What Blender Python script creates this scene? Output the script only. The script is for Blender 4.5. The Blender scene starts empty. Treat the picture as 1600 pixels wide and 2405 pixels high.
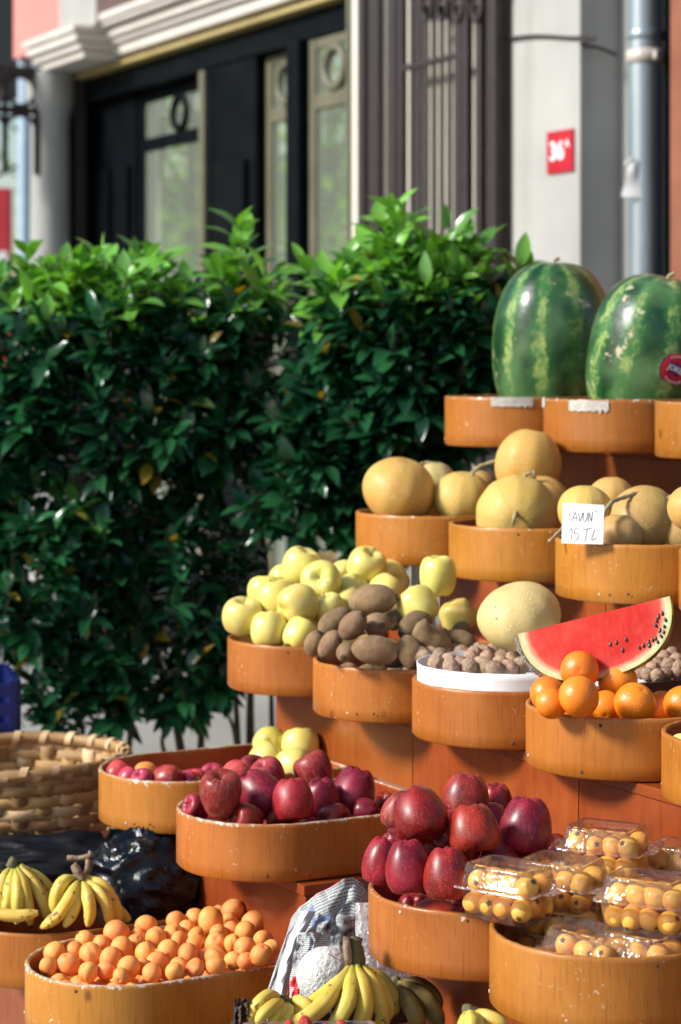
import bpy, bmesh, math, random
import numpy as np
from mathutils import Vector, Matrix, Euler, Quaternion, noise as mnoise

random.seed(7); RNG = np.random.default_rng(7)
SC = bpy.context.scene
COL = SC.collection
PI = math.pi

# ------------------------------------------------------------ camera
F = 5100.0            # focal length in photograph pixels (1600 x 2405)
HOR = 850.0           # row of the horizon
CAMZ = 1.6
cam_d = bpy.data.cameras.new('camera')
cam = bpy.data.objects.new('camera', cam_d); COL.objects.link(cam)
cam.location = (0, 0, CAMZ); cam.rotation_euler = (PI/2, 0, 0)
cam_d.sensor_fit = 'VERTICAL'; cam_d.sensor_height = 36.0; cam_d.sensor_width = 24.0
cam_d.lens = F/2405*36.0
cam_d.shift_y = -(1202.5-HOR)/2405
cam_d.clip_start = 0.05; cam_d.clip_end = 400
cam_d.dof.use_dof = True; cam_d.dof.focus_distance = 3.55; cam_d.dof.aperture_fstop = 4.2
cam_d.dof.aperture_blades = 9
SC.camera = cam

# ------------------------------------------------------------ sky and sun
SUN_AZ = Vector((-0.955, -0.30)).normalized()     # horizontal direction towards the sun
SUN_EL = math.radians(33)
W = bpy.data.worlds.new('World'); SC.world = W; W.use_nodes = True
wn = W.node_tree; bg = wn.nodes['Background']
sky = wn.nodes.new('ShaderNodeTexSky'); sky.sky_type = 'NISHITA'; sky.sun_disc = False
sky.sun_elevation = SUN_EL; sky.sun_rotation = math.atan2(SUN_AZ.x, SUN_AZ.y)
sky.air_density = 1.2; sky.dust_density = 1.2; sky.ozone_density = 1.5
wn.links.new(sky.outputs[0], bg.inputs[0]); bg.inputs[1].default_value = 0.10
sl = bpy.data.lights.new('sun', 'SUN'); sl.energy = 3.9; sl.angle = math.radians(12.0); sl.color = (1.0, 0.965, 0.91)
so = bpy.data.objects.new('sun', sl); COL.objects.link(so)
sd = Vector((SUN_AZ.x*math.cos(SUN_EL), SUN_AZ.y*math.cos(SUN_EL), math.sin(SUN_EL)))
so.rotation_euler = sd.to_track_quat('Z', 'Y').to_euler(); so.location = (-6, -4, 8)
SC.view_settings.view_transform = 'Standard'; SC.view_settings.look = 'None'
SC.view_settings.exposure = 0.62; SC.view_settings.gamma = 1.0
SC.view_settings.use_curve_mapping = False
SC.render.engine = 'CYCLES'
SC.cycles.transparent_max_bounces = 24; SC.cycles.max_bounces = 10

# ------------------------------------------------------------ frames
DV = Vector((-0.4746, 0.8802))      # along the stand and the wall, away from the camera
PV = Vector((0.8802, 0.4746))       # from the street towards the wall
def at(px, py, Y):
    return Vector(((px-800)/F*Y, Y, CAMZ-(py-HOR)/F*Y))

# ------------------------------------------------------------ helpers
def tag(o, label=None, cat=None, group=None, kind=None):
    if label: o['label'] = label
    if cat: o['category'] = cat
    if group: o['group'] = group
    if kind: o['kind'] = kind
    return o
def empty(name, loc=(0, 0, 0), rz=0):
    o = bpy.data.objects.new(name, None); COL.objects.link(o)
    o.location = loc; o.rotation_euler = (0, 0, rz); o.empty_display_size = .05
    return o
def mk_mesh(name, V, Fc, mats, smooth=True, attrs=None, midx=None):
    me = bpy.data.meshes.new(name)
    me.from_pydata([tuple(map(float, v)) for v in V], [], [tuple(int(i) for i in f) for f in Fc])
    for m in (mats if isinstance(mats, (list, tuple)) else [mats]): me.materials.append(m)
    if midx is not None: me.polygons.foreach_set('material_index', midx)
    me.polygons.foreach_set('use_smooth', [smooth]*len(me.polygons))
    if attrs:
        for k, a in attrs.items():
            at_ = me.attributes.new(k, 'FLOAT', 'POINT'); at_.data.foreach_set('value', np.asarray(a, dtype=np.float32))
    me.update()
    return me
def put_mesh(name, me, parent=None, loc=None, rot=None, scale=None):
    o = bpy.data.objects.new(name, me); COL.objects.link(o)
    if parent is not None: o.parent = parent
    if loc is not None: o.location = loc
    if rot is not None:
        if isinstance(rot, Quaternion): o.rotation_euler = rot.to_euler()
        else: o.rotation_euler = rot
    if scale is not None: o.scale = scale if hasattr(scale, '__len__') else (scale,)*3
    return o
class MB:
    """collects shapes and links them as one mesh object"""
    def __init__(s): s.V = []; s.F = []
    def add(s, V, Fc):
        n = len(s.V); s.V += [tuple(v) for v in V]; s.F += [tuple(i+n for i in f) for f in Fc]
        return s
    def box(s, c, sz, R=None, bev=0.0):
        x, y, z = sz[0]/2, sz[1]/2, sz[2]/2
        if bev <= 0:
            P = [Vector((a*x, b*y, d*z)) for a in (-1, 1) for b in (-1, 1) for d in (-1, 1)]
            Fc = [(0, 1, 3, 2), (4, 6, 7, 5), (0, 4, 5, 1), (2, 3, 7, 6), (0, 2, 6, 4), (1, 5, 7, 3)]
        else:
            bm = bmesh.new(); bmesh.ops.create_cube(bm, size=1)
            bmesh.ops.scale(bm, vec=sz, verts=bm.verts)
            bmesh.ops.bevel(bm, geom=bm.edges[:], offset=bev, segments=2, affect='EDGES', profile=.6)
            bm.verts.index_update()
            P = [v.co.copy() for v in bm.verts]; Fc = [tuple(v.index for v in f.verts) for f in bm.faces]; bm.free()
        M = R if R is not None else Matrix.Identity(3)
        return s.add([M @ p+Vector(c) for p in P], Fc)
    def tube(s, pts, rad, n=8, cap=True):
        pts = [Vector(p) for p in pts]; m = len(pts)
        rr = [rad]*m if not hasattr(rad, '__len__') else rad
        V = []; Fc = []; up = None
        for i, p in enumerate(pts):
            t = (pts[min(i+1, m-1)]-pts[max(i-1, 0)]).normalized()
            if up is None:
                up = Vector((0, 0, 1)) if abs(t.z) < .9 else Vector((1, 0, 0))
            a = t.cross(up).normalized(); up = a.cross(t).normalized()
            for k in range(n):
                th = 2*PI*k/n
                V.append(p+(a*math.cos(th)+up*math.sin(th))*rr[i])
        for i in range(m-1):
            for k in range(n):
                k2 = (k+1) % n
                Fc.append((i*n+k, i*n+k2, (i+1)*n+k2, (i+1)*n+k))
        if cap:
            Fc.append(tuple(range(n-1, -1, -1))); Fc.append(tuple((m-1)*n+k for k in range(n)))
        return s.add(V, Fc)
    def lathe(s, prof, n=24, c=(0, 0, 0)):
        V = []; Fc = []
        for r, z in prof:
            for k in range(n):
                a = 2*PI*k/n; V.append((c[0]+r*math.cos(a), c[1]+r*math.sin(a), c[2]+z))
        for i in range(len(prof)-1):
            for k in range(n):
                k2 = (k+1) % n
                Fc.append((i*n+k, i*n+k2, (i+1)*n+k2, (i+1)*n+k))
        return s.add(V, Fc)
    def mesh(s, name, m, smooth=True): return mk_mesh(name, s.V, s.F, m, smooth)
    def build(s, name, m, parent=None, smooth=True, loc=None, rot=None):
        return put_mesh(name, s.mesh(name, m, smooth), parent, loc, rot)
def catmull(P, n):
    P = np.asarray(P, float); m = len(P); out = []
    for i in range(m-1):
        p0, p1, p2, p3 = P[max(i-1, 0)], P[i], P[i+1], P[min(i+2, m-1)]
        for t in np.linspace(0, 1, n, endpoint=False):
            out.append(.5*((2*p1)+(-p0+p2)*t+(2*p0-5*p1+4*p2-p3)*t*t+(-p0+3*p1-3*p2+p3)*t**3))
    out.append(P[-1]); return np.array(out)
def smooth_path(P, n=6): return [Vector(p) for p in catmull([tuple(p) for p in P], n)]
def fbm(v, s=1.0, o=3): return mnoise.fractal(Vector(v)*s, 1.0, 2.0, o)

# ------------------------------------------------------------ materials
class NT:
    def __init__(s, name):
        s.m = bpy.data.materials.new(name); s.m.use_nodes = True
        s.t = s.m.node_tree; s.n = s.t.nodes; s.b = s.n['Principled BSDF']; s.out = s.n['Material Output']
        s.tc = None
    def L(s, a, b): s.t.links.new(a, b)
    def new(s, ty, **kw):
        x = s.n.new('ShaderNode'+ty)
        for k, v in kw.items(): setattr(x, k, v)
        return x
    def coord(s, which='Object', scale=(1, 1, 1), rand=True, loc=(0, 0, 0)):
        tc = s.new('TexCoord'); mp = s.new('Mapping'); mp.inputs['Scale'].default_value = scale; mp.inputs['Location'].default_value = loc
        s.L(tc.outputs[which], mp.inputs['Vector'])
        if rand:
            oi = s.new('ObjectInfo'); mu = s.new('VectorMath', operation='MULTIPLY_ADD')
            mu.inputs[1].default_value = (37.1, 51.7, 23.3)
            s.L(oi.outputs['Random'], mu.inputs[0]); s.L(mp.outputs[0], mu.inputs[2]); return mu.outputs[0]
        return mp.outputs[0]
    def noise(s, vec, scale=5, detail=4, rough=.55, dist=0):
        x = s.new('TexNoise'); x.inputs['Scale'].default_value = scale; x.inputs['Detail'].default_value = detail
        x.inputs['Roughness'].default_value = rough; x.inputs['Distortion'].default_value = dist
        s.L(vec, x.inputs['Vector']); return x.outputs['Fac']
    def voronoi(s, vec, scale, feature='F1', out='Distance', rnd=1.0):
        x = s.new('TexVoronoi', feature=feature); x.inputs['Scale'].default_value = scale; x.inputs['Randomness'].default_value = rnd
        s.L(vec, x.inputs['Vector']); return x.outputs[out]
    def ramp(s, fac, stops, interp='LINEAR'):
        x = s.new('ValToRGB'); x.color_ramp.interpolation = interp
        e = x.color_ramp.elements
        while len(e) > 1: e.remove(e[-1])
        for i, (p, c) in enumerate(stops):
            el = e[0] if i == 0 else e.new(p)
            el.position = p
            if not hasattr(c, '__len__'): c = (c, c, c)
            el.color = (*c, 1)
        s.L(fac, x.inputs['Fac']); return x.outputs['Color']
    def mix(s, fac, a, b, blend='MIX'):
        x = s.new('Mix', data_type='RGBA', blend_type=blend)
        for v, i in ((fac, 0), (a, 6), (b, 7)):
            if hasattr(v, 'default_value') or hasattr(v, 'is_linked'): s.L(v, x.inputs[i])
            elif hasattr(v, '__len__'): x.inputs[i].default_value = (*v, 1)
            else: x.inputs[i].default_value = v
        return x.outputs[2]
    def math(s, op, a, b=0.0, c=None, clamp=False):
        x = s.new('Math', operation=op); x.use_clamp = clamp
        for v, i in ((a, 0), (b, 1)) + (((c, 2),) if c is not None else ()):
            if hasattr(v, 'is_linked'): s.L(v, x.inputs[i])
            else: x.inputs[i].default_value = v
        return x.outputs[0]
    def sep(s, v):
        x = s.new('SeparateXYZ'); s.L(v, x.inputs[0]); return x.outputs
    def attr(s, name):
        x = s.new('Attribute'); x.attribute_name = name; return x.outputs['Fac']
    def hsv(s, col, h=.5, sa=1.0, v=1.0):
        x = s.new('HueSaturation')
        for val, i in ((h, 'Hue'), (sa, 'Saturation'), (v, 'Value')):
            if hasattr(val, 'is_linked'): s.L(val, x.inputs[i])
            else: x.inputs[i].default_value = val
        s.L(col, x.inputs['Color']); return x.outputs[0]
    def vary(s, col, amt=.15, hue=.01):
        oi = s.new('ObjectInfo'); r = oi.outputs['Random']
        r2 = s.math('FRACT', s.math('MULTIPLY', r, 17.31))
        return s.hsv(col, s.math('MULTIPLY_ADD', r2, 2*hue, .5-hue), 1.0, s.math('MULTIPLY_ADD', r, 2*amt, 1-amt))
    def bump(s, h, strength=.2, dist=.01, nrm=None):
        x = s.new('Bump'); x.inputs['Strength'].default_value = strength; x.inputs['Distance'].default_value = dist
        s.L(h, x.inputs['Height'])
        if nrm is not None: s.L(nrm, x.inputs['Normal'])
        return x.outputs[0]
    def fin(s, col=None, rough=.5, nrm=None, spec=.5, coat=0, coat_r=.1, metal=0, sss=0, sss_r=(.01, .005, .003), ior=None):
        if col is not None:
            if hasattr(col, 'is_linked'): s.L(col, s.b.inputs['Base Color'])
            else: s.b.inputs['Base Color'].default_value = (*col, 1)
        if hasattr(rough, 'is_linked'): s.L(rough, s.b.inputs['Roughness'])
        else: s.b.inputs['Roughness'].default_value = rough
        s.b.inputs['Specular IOR Level'].default_value = spec
        s.b.inputs['Coat Weight'].default_value = coat; s.b.inputs['Coat Roughness'].default_value = coat_r
        s.b.inputs['Metallic'].default_value = metal
        if ior: s.b.inputs['IOR'].default_value = ior
        if sss:
            s.b.inputs['Subsurface Weight'].default_value = sss
            s.b.inputs['Subsurface Radius'].default_value = sss_r; s.b.inputs['Subsurface Scale'].default_value = 1.0
        if nrm is not None: s.L(nrm, s.b.inputs['Normal'])
        return s.m
def simple(name, c1, c2=None, scale=8, rough=.5, bump=.1, bscale=60, stretch=(1, 1, 1), spec=.5, metal=0, coat=0, vary=0, bd=.004):
    t = NT(name); v = t.coord(scale=stretch)
    col = t.ramp(t.noise(v, scale, 5), [(.3, c1), (.7, c2 or c1)])
    if vary: col = t.vary(col, vary)
    nr = t.bump(t.noise(v, bscale, 4), bump, bd) if bump else None
    return t.fin(col, rough, nr, spec, coat, metal=metal)

def wood_mat(name, c_dark, c_mid, c_light, chips=True, rough=.42, coat=.25):
    t = NT(name); v = t.coord(scale=(1, 1, 1))
    vg = t.coord(scale=(60, 60, 2.2)); vf = t.coord(scale=(300, 300, 18))
    g1 = t.noise(vg, 1.0, 5, .6, .4); g2 = t.noise(vf, 1.0, 2, .5)
    big = t.noise(v, 7, 3)
    col = t.ramp(t.math('MULTIPLY_ADD', g1, .35, t.math('MULTIPLY', big, .65)), [(.28, c_dark), (.5, c_mid), (.72, c_light)])
    fl = t.ramp(g2, [(.54, (1, 1, 1)), (.70, (.55, .46, .38))])
    col = t.mix(.45, col, fl, 'MULTIPLY')
    # knots and dark water stains
    kn = t.ramp(t.voronoi(t.coord(scale=(9, 9, 6)), 1.0), [(.03, (.30, .22, .18)), (.085, (1, 1, 1))])
    col = t.mix(.8, col, kn, 'MULTIPLY')
    stn = t.ramp(t.noise(t.coord(scale=(26, 26, 5)), 1.0, 4, .6), [(.68, (1, 1, 1)), (.82, (.62, .53, .46))])
    col = t.mix(.5, col, stn, 'MULTIPLY')
    col = t.vary(col, .15, .009)
    if chips:
        edge = t.attr('edge')
        cn = t.noise(v, 85, 4, .65); cn2 = t.noise(v, 30, 3)
        m = t.math('MULTIPLY_ADD', edge, .23, t.math('MULTIPLY_ADD', cn, .75, t.math('MULTIPLY', cn2, .35)))
        sp_ = t.math('MULTIPLY', t.ramp(t.noise(v, 150, 2), [(.66, 0.0), (.69, 1.0)]), t.ramp(t.noise(v, 11, 3), [(.52, 0.0), (.60, .8)]))
        col = t.mix(sp_, col, (.55, .40, .25))
        mk = t.ramp(m, [(.785, 0.0), (.81, 1.0)])
        col = t.mix(mk, col, (.62, .55, .46))
        rim = t.math('MULTIPLY', t.math('GREATER_THAN', edge, .93), .55)
        col = t.mix(rim, col, t.ramp(t.noise(v, 45, 3), [(.4, (.30, .17, .08)), (.6, (.55, .43, .30))]))
    nr = t.bump(g2, .12, .002)
    return t.fin(col, t.ramp(big, [(.3, rough-.08), (.7, rough+.15)]), nr, .4, coat, .25)
M = {}
M['tray'] = wood_mat('varnished_plywood', (.300, .091, .010), (.385, .134, .016), (.455, .174, .025))
M['riser'] = wood_mat('red_varnished_board', (.17, .034, .007), (.25, .054, .010), (.32, .078, .014), chips=False, rough=.32, coat=.5)
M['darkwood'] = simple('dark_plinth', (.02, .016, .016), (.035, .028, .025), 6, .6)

def pale(c, k): return tuple(min(1, x*k) for x in c)
def m_redapple(name, base, dark, streak, speck=.5, bloom=.25):
    t = NT(name); v = t.coord()
    s_ = t.sep(t.coord(rand=False)); ang = t.math('ARCTAN2', s_[1], s_[0])
    cb = t.new('CombineXYZ'); t.L(t.math('SINE', ang), cb.inputs[0]); t.L(t.math('COSINE', ang), cb.inputs[1]); t.L(t.math('MULTIPLY', s_[2], .6), cb.inputs[2])
    oi = t.new('ObjectInfo'); ad = t.new('VectorMath', operation='ADD'); t.L(cb.outputs[0], ad.inputs[0]); t.L(t.math('MULTIPLY', oi.outputs['Random'], 50.0), ad.inputs[1])
    st = t.noise(ad.outputs[0], 7.5, 4, .6)
    big = t.noise(v, 1.6, 2)
    col = t.ramp(big, [(.35, dark), (.62, base)])
    col = t.mix(t.ramp(st, [(.5, 0.0), (.8, .7)]), col, streak)
    vd = t.voronoi(v, 24, 'F1'); dots = t.ramp(vd, [(.09, speck), (.20, 0.0)])
    col = t.mix(dots, col, (.62, .42, .34))
    col = t.mix(t.ramp(t.noise(v, 2.2, 3), [(.5, 0.0), (.8, bloom*.5)]), col, (.36, .18, .26))
    col = t.vary(col, .2, .012)
    return t.fin(col, t.ramp(big, [(.3, .32), (.7, .48)]), t.bump(t.noise(v, 60, 2), .04, .005), .4, .07, .2)
M['red_apple'] = m_redapple('dark_red_apple_skin', (.30, .008, .016), (.13, .004, .009), (.42, .030, .028), .5, .2)
M['pink_apple'] = m_redapple('pink_red_apple_skin', (.52, .045, .06), (.34, .02, .04), (.62, .16, .12), .25, .3)
M['mixed_apple'] = m_redapple('streaked_red_apple_skin', (.30, .02, .03), (.20, .01, .02), (.55, .20, .10), .55, .2)
def m_soft(name, base, alt, blush=None, rough=.4, sp=0.0, bump=.06, bs=50, sss=.0, vary=.08, hue=.008, coat=.12, spotc=(.2, .1, .03)):
    t = NT(name); v = t.coord()
    col = t.ramp(t.noise(v, 1.7, 3), [(.35, base), (.68, alt)])
    if blush: col = t.mix(t.ramp(t.noise(v, 1.1, 2), [(.52, 0.0), (.75, .7)]), col, blush)
    if sp:
        sp1 = t.ramp(t.voronoi(v, 9), [(.04, 1.0), (.09, 0.0)])
        gate = t.ramp(t.noise(v, 2.5, 2), [(.52, 0.0), (.60, sp)])
        col = t.mix(t.math('MULTIPLY', sp1, gate), col, spotc)
    col = t.vary(col, vary, hue)
    return t.fin(col, rough, t.bump(t.noise(v, bs, 3), bump, .01), .45, coat, .2, sss=sss, sss_r=(.12, .05, .02))
M['gold_apple'] = m_soft('golden_apple_skin', (.70, .59, .13), (.76, .67, .20), (.70, .46, .10), .36, .5, .03, coat=.25, spotc=(.3, .18, .05))
M['quince'] = m_soft('quince_skin', (.60, .47, .10), (.66, .56, .16), (.42, .25, .06), .5, .9, .12, 14)
M['apricot'] = m_soft('apricot_skin', (.80, .275, .055), (.82, .35, .095), (.74, .16, .032), .62, .35, .03, 60, vary=.06, hue=.008, coat=0)
M['loquat'] = m_soft('loquat_skin', (.76, .33, .045), (.80, .42, .075), (.68, .25, .03), .5, 1.0, .04, 60, spotc=(.10, .05, .03))
def m_orange():
    t = NT('orange_peel'); v = t.coord()
    col = t.vary(t.ramp(t.noise(v, 1.5, 3), [(.35, (.80, .205, .010)), (.7, (.87, .27, .016))]), .06, .008)
    sp1 = t.ramp(t.voronoi(v, 8), [(.025, .8), (.06, 0.0)]); gate = t.ramp(t.noise(v, 3, 2), [(.55, 0.0), (.62, 1.0)])
    col = t.mix(t.math('MULTIPLY', sp1, gate), col, (.25, .12, .03))
    h = t.voronoi(v, 34, 'SMOOTH_F1')
    return t.fin(col, .36, t.bump(h, .14, .008), .5, .1, .2)
M['orange'] = m_orange()
def m_kiwi():
    t = NT('fuzzy_kiwi_skin'); v = t.coord(); n1 = t.noise(v, 2, 4); n2 = t.noise(v, 75, 4, .7)
    col = t.ramp(t.math('MULTIPLY_ADD', n1, .6, t.math('MULTIPLY', n2, .4)), [(.33, (.14, .080, .038)), (.5, (.235, .145, .072)), (.68, (.33, .22, .12))])
    col = t.vary(col, .22, .012)
    m = t.fin(col, .75, t.bump(n2, .35, .015, t.bump(n1, .2, .06)), .3)
    t.b.inputs['Sheen Weight'].default_value = .12; t.b.inputs['Sheen Tint'].default_value = (.7, .5, .38, 1); t.b.inputs['Sheen Roughness'].default_value = .45
    return m
M['kiwi'] = m_kiwi()
def m_walnut():
    t = NT('walnut_shell'); v = t.coord(); n = t.noise(v, 5, 4, .6, 1.2)
    col = t.vary(t.ramp(n, [(.30, (.17, .095, .06)), (.44, (.38, .24, .155)), (.66, (.52, .36, .25))]), .2)
    return t.fin(col, .6, t.bump(n, .45, .05), .3)
M['walnut'] = m_walnut()
def m_melon(name, c1, c2, net, green=.2, spots=0.0, streak=0.0):
    t = NT(name); v = t.coord(); n = t.noise(v, 1.6, 3)
    col = t.ramp(n, [(.35, c1), (.68, c2)])
    vv = t.new('VectorMath', operation='ADD'); nn = t.new('TexNoise'); nn.inputs['Scale'].default_value = 9
    t.L(v, nn.inputs['Vector']); t.L(v, vv.inputs[0]); sc = t.new('VectorMath', operation='SCALE'); sc.inputs['Scale'].default_value = .09
    t.L(nn.outputs['Color'], sc.inputs[0]); t.L(sc.outputs[0], vv.inputs[1])
    vd = t.voronoi(vv.outputs[0], 17, 'DISTANCE_TO_EDGE')
    nt = t.ramp(vd, [(.015, 1.0), (.07, 0.0)])
    gate = t.ramp(t.noise(v, 2.8, 2), [(.38, .15), (.6, net)])
    nf = t.math('MULTIPLY', nt, gate)
    col = t.mix(nf, col, (.62, .48, .27))
    col = t.mix(t.ramp(t.noise(v, 3.3, 3), [(.55, 0.0), (.75, green)]), col, (.42, .40, .12))
    if streak:
        s_ = t.sep(t.coord(rand=False)); ang = t.math('ARCTAN2', s_[1], s_[0])
        cb = t.new('CombineXYZ'); t.L(t.math('SINE', ang), cb.inputs[0]); t.L(t.math('COSINE', ang), cb.inputs[1]); t.L(t.math('MULTIPLY', s_[2], .3), cb.inputs[2])
        col = t.mix(t.ramp(t.noise(cb.outputs[0], 9, 4, .65), [(.45, 0.0), (.70, streak)]), col, (.48, .36, .06))
    if spots:
        sp1 = t.ramp(t.voronoi(v, 6), [(.07, spots), (.15, 0.0)]); g2 = t.ramp(t.noise(v, 4, 2), [(.5, 0.0), (.58, 1.0)])
        col = t.mix(t.math('MULTIPLY', sp1, g2), col, (.27, .13, .05))
    col = t.vary(col, .06, .008)
    return t.fin(col, .55, t.bump(nf, .35, .01), .4, .08, .3)
M['melon'] = m_melon('orange_melon_rind', (.54, .27, .055), (.60, .33, .08), .5, .12)
M['melon_y'] = m_melon('yellow_melon_rind', (.60, .42, .10), (.64, .40, .09), .6, .4, .3, .8)
M['melon_net'] = m_melon('netted_melon_rind', (.42, .23, .06), (.52, .31, .095), 1.0, .25, .3, .3)
M['melon_pale'] = m_melon('pale_melon_rind', (.56, .44, .16), (.62, .50, .19), .8, .3, .95)
def m_watermelon():
    t = NT('striped_watermelon_rind'); v = t.coord(rand=False); s_ = t.sep(v); oi = t.new('ObjectInfo'); vr = t.coord()
    ang = t.math('ARCTAN2', s_[1], s_[0])
    wob = t.math('MULTIPLY_ADD', t.noise(vr, 3.0, 4, .7), .50, t.math('MULTIPLY', t.noise(vr, 17, 3, .7), .26))
    ph = t.math('MULTIPLY', t.math('ADD', ang, t.math('MULTIPLY_ADD', oi.outputs['Random'], 3.0, wob)), 10.0)
    w = t.math('MULTIPLY_ADD', t.math('SINE', ph), .5, .5)
    mot = t.math('MULTIPLY_ADD', t.noise(vr, 20, 5, .75), .5, t.math('MULTIPLY', w, .5))
    col = t.ramp(mot, [(.28, (.004, .034, .008)), (.50, (.010, .070, .014)), (.72, (.030, .135, .026))])
    lt = t.math('MULTIPLY', t.ramp(w, [(.70, 0.0), (.90, 1.0)]), t.ramp(t.math('MULTIPLY_ADD', t.noise(vr, 26, 4, .8), .55, t.math('MULTIPLY', t.noise(vr, 4, 3), .55)), [(.50, 0.0), (.64, .9)]))
    col = t.mix(lt, col, (.29, .37, .10))
    bl = t.ramp(t.noise(vr, 1.5, 3), [(.44, 0.0), (.60, .7)])
    col = t.mix(bl, col, t.mix(lt, (.10, .20, .075), (.30, .36, .13)))
    sc = t.ramp(t.math('MULTIPLY_ADD', t.noise(vr, 9, 4, .7), .6, t.math('MULTIPLY', t.noise(vr, 2.5, 2), .5)), [(.665, 0.0), (.69, .8)])
    col = t.mix(sc, col, (.50, .42, .28))
    return t.fin(col, .34, t.bump(t.noise(vr, 5, 3), .15, .02), .45, .2, .25)
M['watermelon'] = m_watermelon()
def m_banana():
    t = NT('banana_skin'); v = t.coord(); tt = t.attr('along')
    col = t.ramp(t.noise(v, 30, 3), [(.3, (.62, .42, .055)), (.7, (.70, .54, .11))])
    col = t.mix(t.ramp(tt, [(.0, .75), (.14, .35), (.3, 0.0)]), col, (.30, .34, .05))
    sp = t.math('MULTIPLY_ADD', t.noise(v, 95, 4, .7), .6, t.math('MULTIPLY', t.noise(v, 22, 3), .55))
    col = t.mix(t.ramp(sp, [(.66, 0.0), (.70, .85)]), col, (.09, .04, .014))
    col = t.mix(t.ramp(tt, [(.955, 0.0), (.975, 1.0)]), col, (.022, .014, .010))
    col = t.vary(col, .12, .01)
    return t.fin(col, .5, t.bump(t.noise(v, 60, 3), .1, .003), .4)
M['banana'] = m_banana()
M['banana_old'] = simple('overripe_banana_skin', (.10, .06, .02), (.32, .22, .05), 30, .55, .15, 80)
M['crown'] = simple('banana_crown', (.055, .06, .02), (.16, .13, .05), 60, .7, .4, 120)
M['crown_brown'] = simple('dry_banana_crown', (.12, .07, .04), (.34, .25, .17), 90, .85, .6, 160)
M['stem'] = simple('dry_stem', (.20, .15, .06), (.42, .36, .20), 60, .8, .3, 120)
M['twig'] = simple('twig_bark', (.055, .04, .03), (.13, .09, .065), 30, .85, .4, 90)
M['stalk'] = simple('apple_stalk', (.05, .03, .015), (.10, .06, .03), 30, .7)

# ------------------------------------------------------------ the ground
def ground():
    t = NT('pale_pavement'); v = t.coord(rand=False)
    col = t.ramp(t.noise(v, .9, 5), [(.3, (.24, .23, .21)), (.7, (.33, .32, .30))])
    col = t.mix(t.ramp(t.noise(v, 60, 3), [(.5, 0.0), (.75, .35)]), col, (.2, .19, .18))
    m = t.fin(col, .8, t.bump(t.noise(v, 120, 4), .2, .004), .3)
    MB().add([(-60, -20, 0), (60, -20, 0), (60, 90, 0), (-60, 90, 0)], [(0, 1, 2, 3)]).build('pavement', m, smooth=False)['kind'] = 'structure'
    t = NT('asphalt'); v = t.coord(rand=False)
    m = t.fin(t.ramp(t.noise(v, 180, 3), [(.3, (.035, .035, .037)), (.7, (.07, .07, .07))]), .85, t.bump(t.noise(v, 200, 2), .4, .004), .3)
    c = Vector((.965, 8.0))-PV*6.2
    q = [c-DV*25-PV*.0, c+DV*40, c+DV*40-PV*5.5, c-DV*25-PV*5.5]
    MB().add([(a.x, a.y, .006) for a in q], [(0, 1, 2, 3)]).build('road', m, smooth=False)['kind'] = 'structure'
ground()

# ------------------------------------------------------------ display stand
RIM = {'A': CAMZ-.083, 'B': CAMZ-.345, 'C': CAMZ-.597, 'D': CAMZ-.837, 'E': CAMZ-1.08}
R0 = .175
def ext(row, px, py=None, Y=None):      # leftmost point of a rim in the photograph -> centre of the round end
    H = CAMZ-RIM[row]
    if Y is None: Y = F*H/(py-HOR)
    return Vector(((px-800)/F*Y+R0, Y))
def _nail(m): return mk_mesh('nail', *((lambda b: (b.V, b.F))(MB().lathe([(1.0, -.25), (.9, .15), (.5, .3), (.01, .32)], 8))), m)
NAIL = [_nail(simple('rusty_nail', (.05, .022, .012), (.10, .045, .02), 60, .7, .2)), _nail(simple('putty_dot', (.45, .36, .26), (.55, .46, .36), 60, .7, .1))]
class Tray: pass
TR = {}
def fr(c, u, v, z): # tray frame: u towards the wall, v towards the camera along the stand
    q = c+PV*u-DV*v; return Vector((q.x, q.y, z))
ROT = Matrix(((PV.x, DV.x, 0), (PV.y, DV.y, 0), (0, 0, 1)))   # local (u, -v, z) -> world
ROTQ = ROT.to_quaternion()
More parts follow.
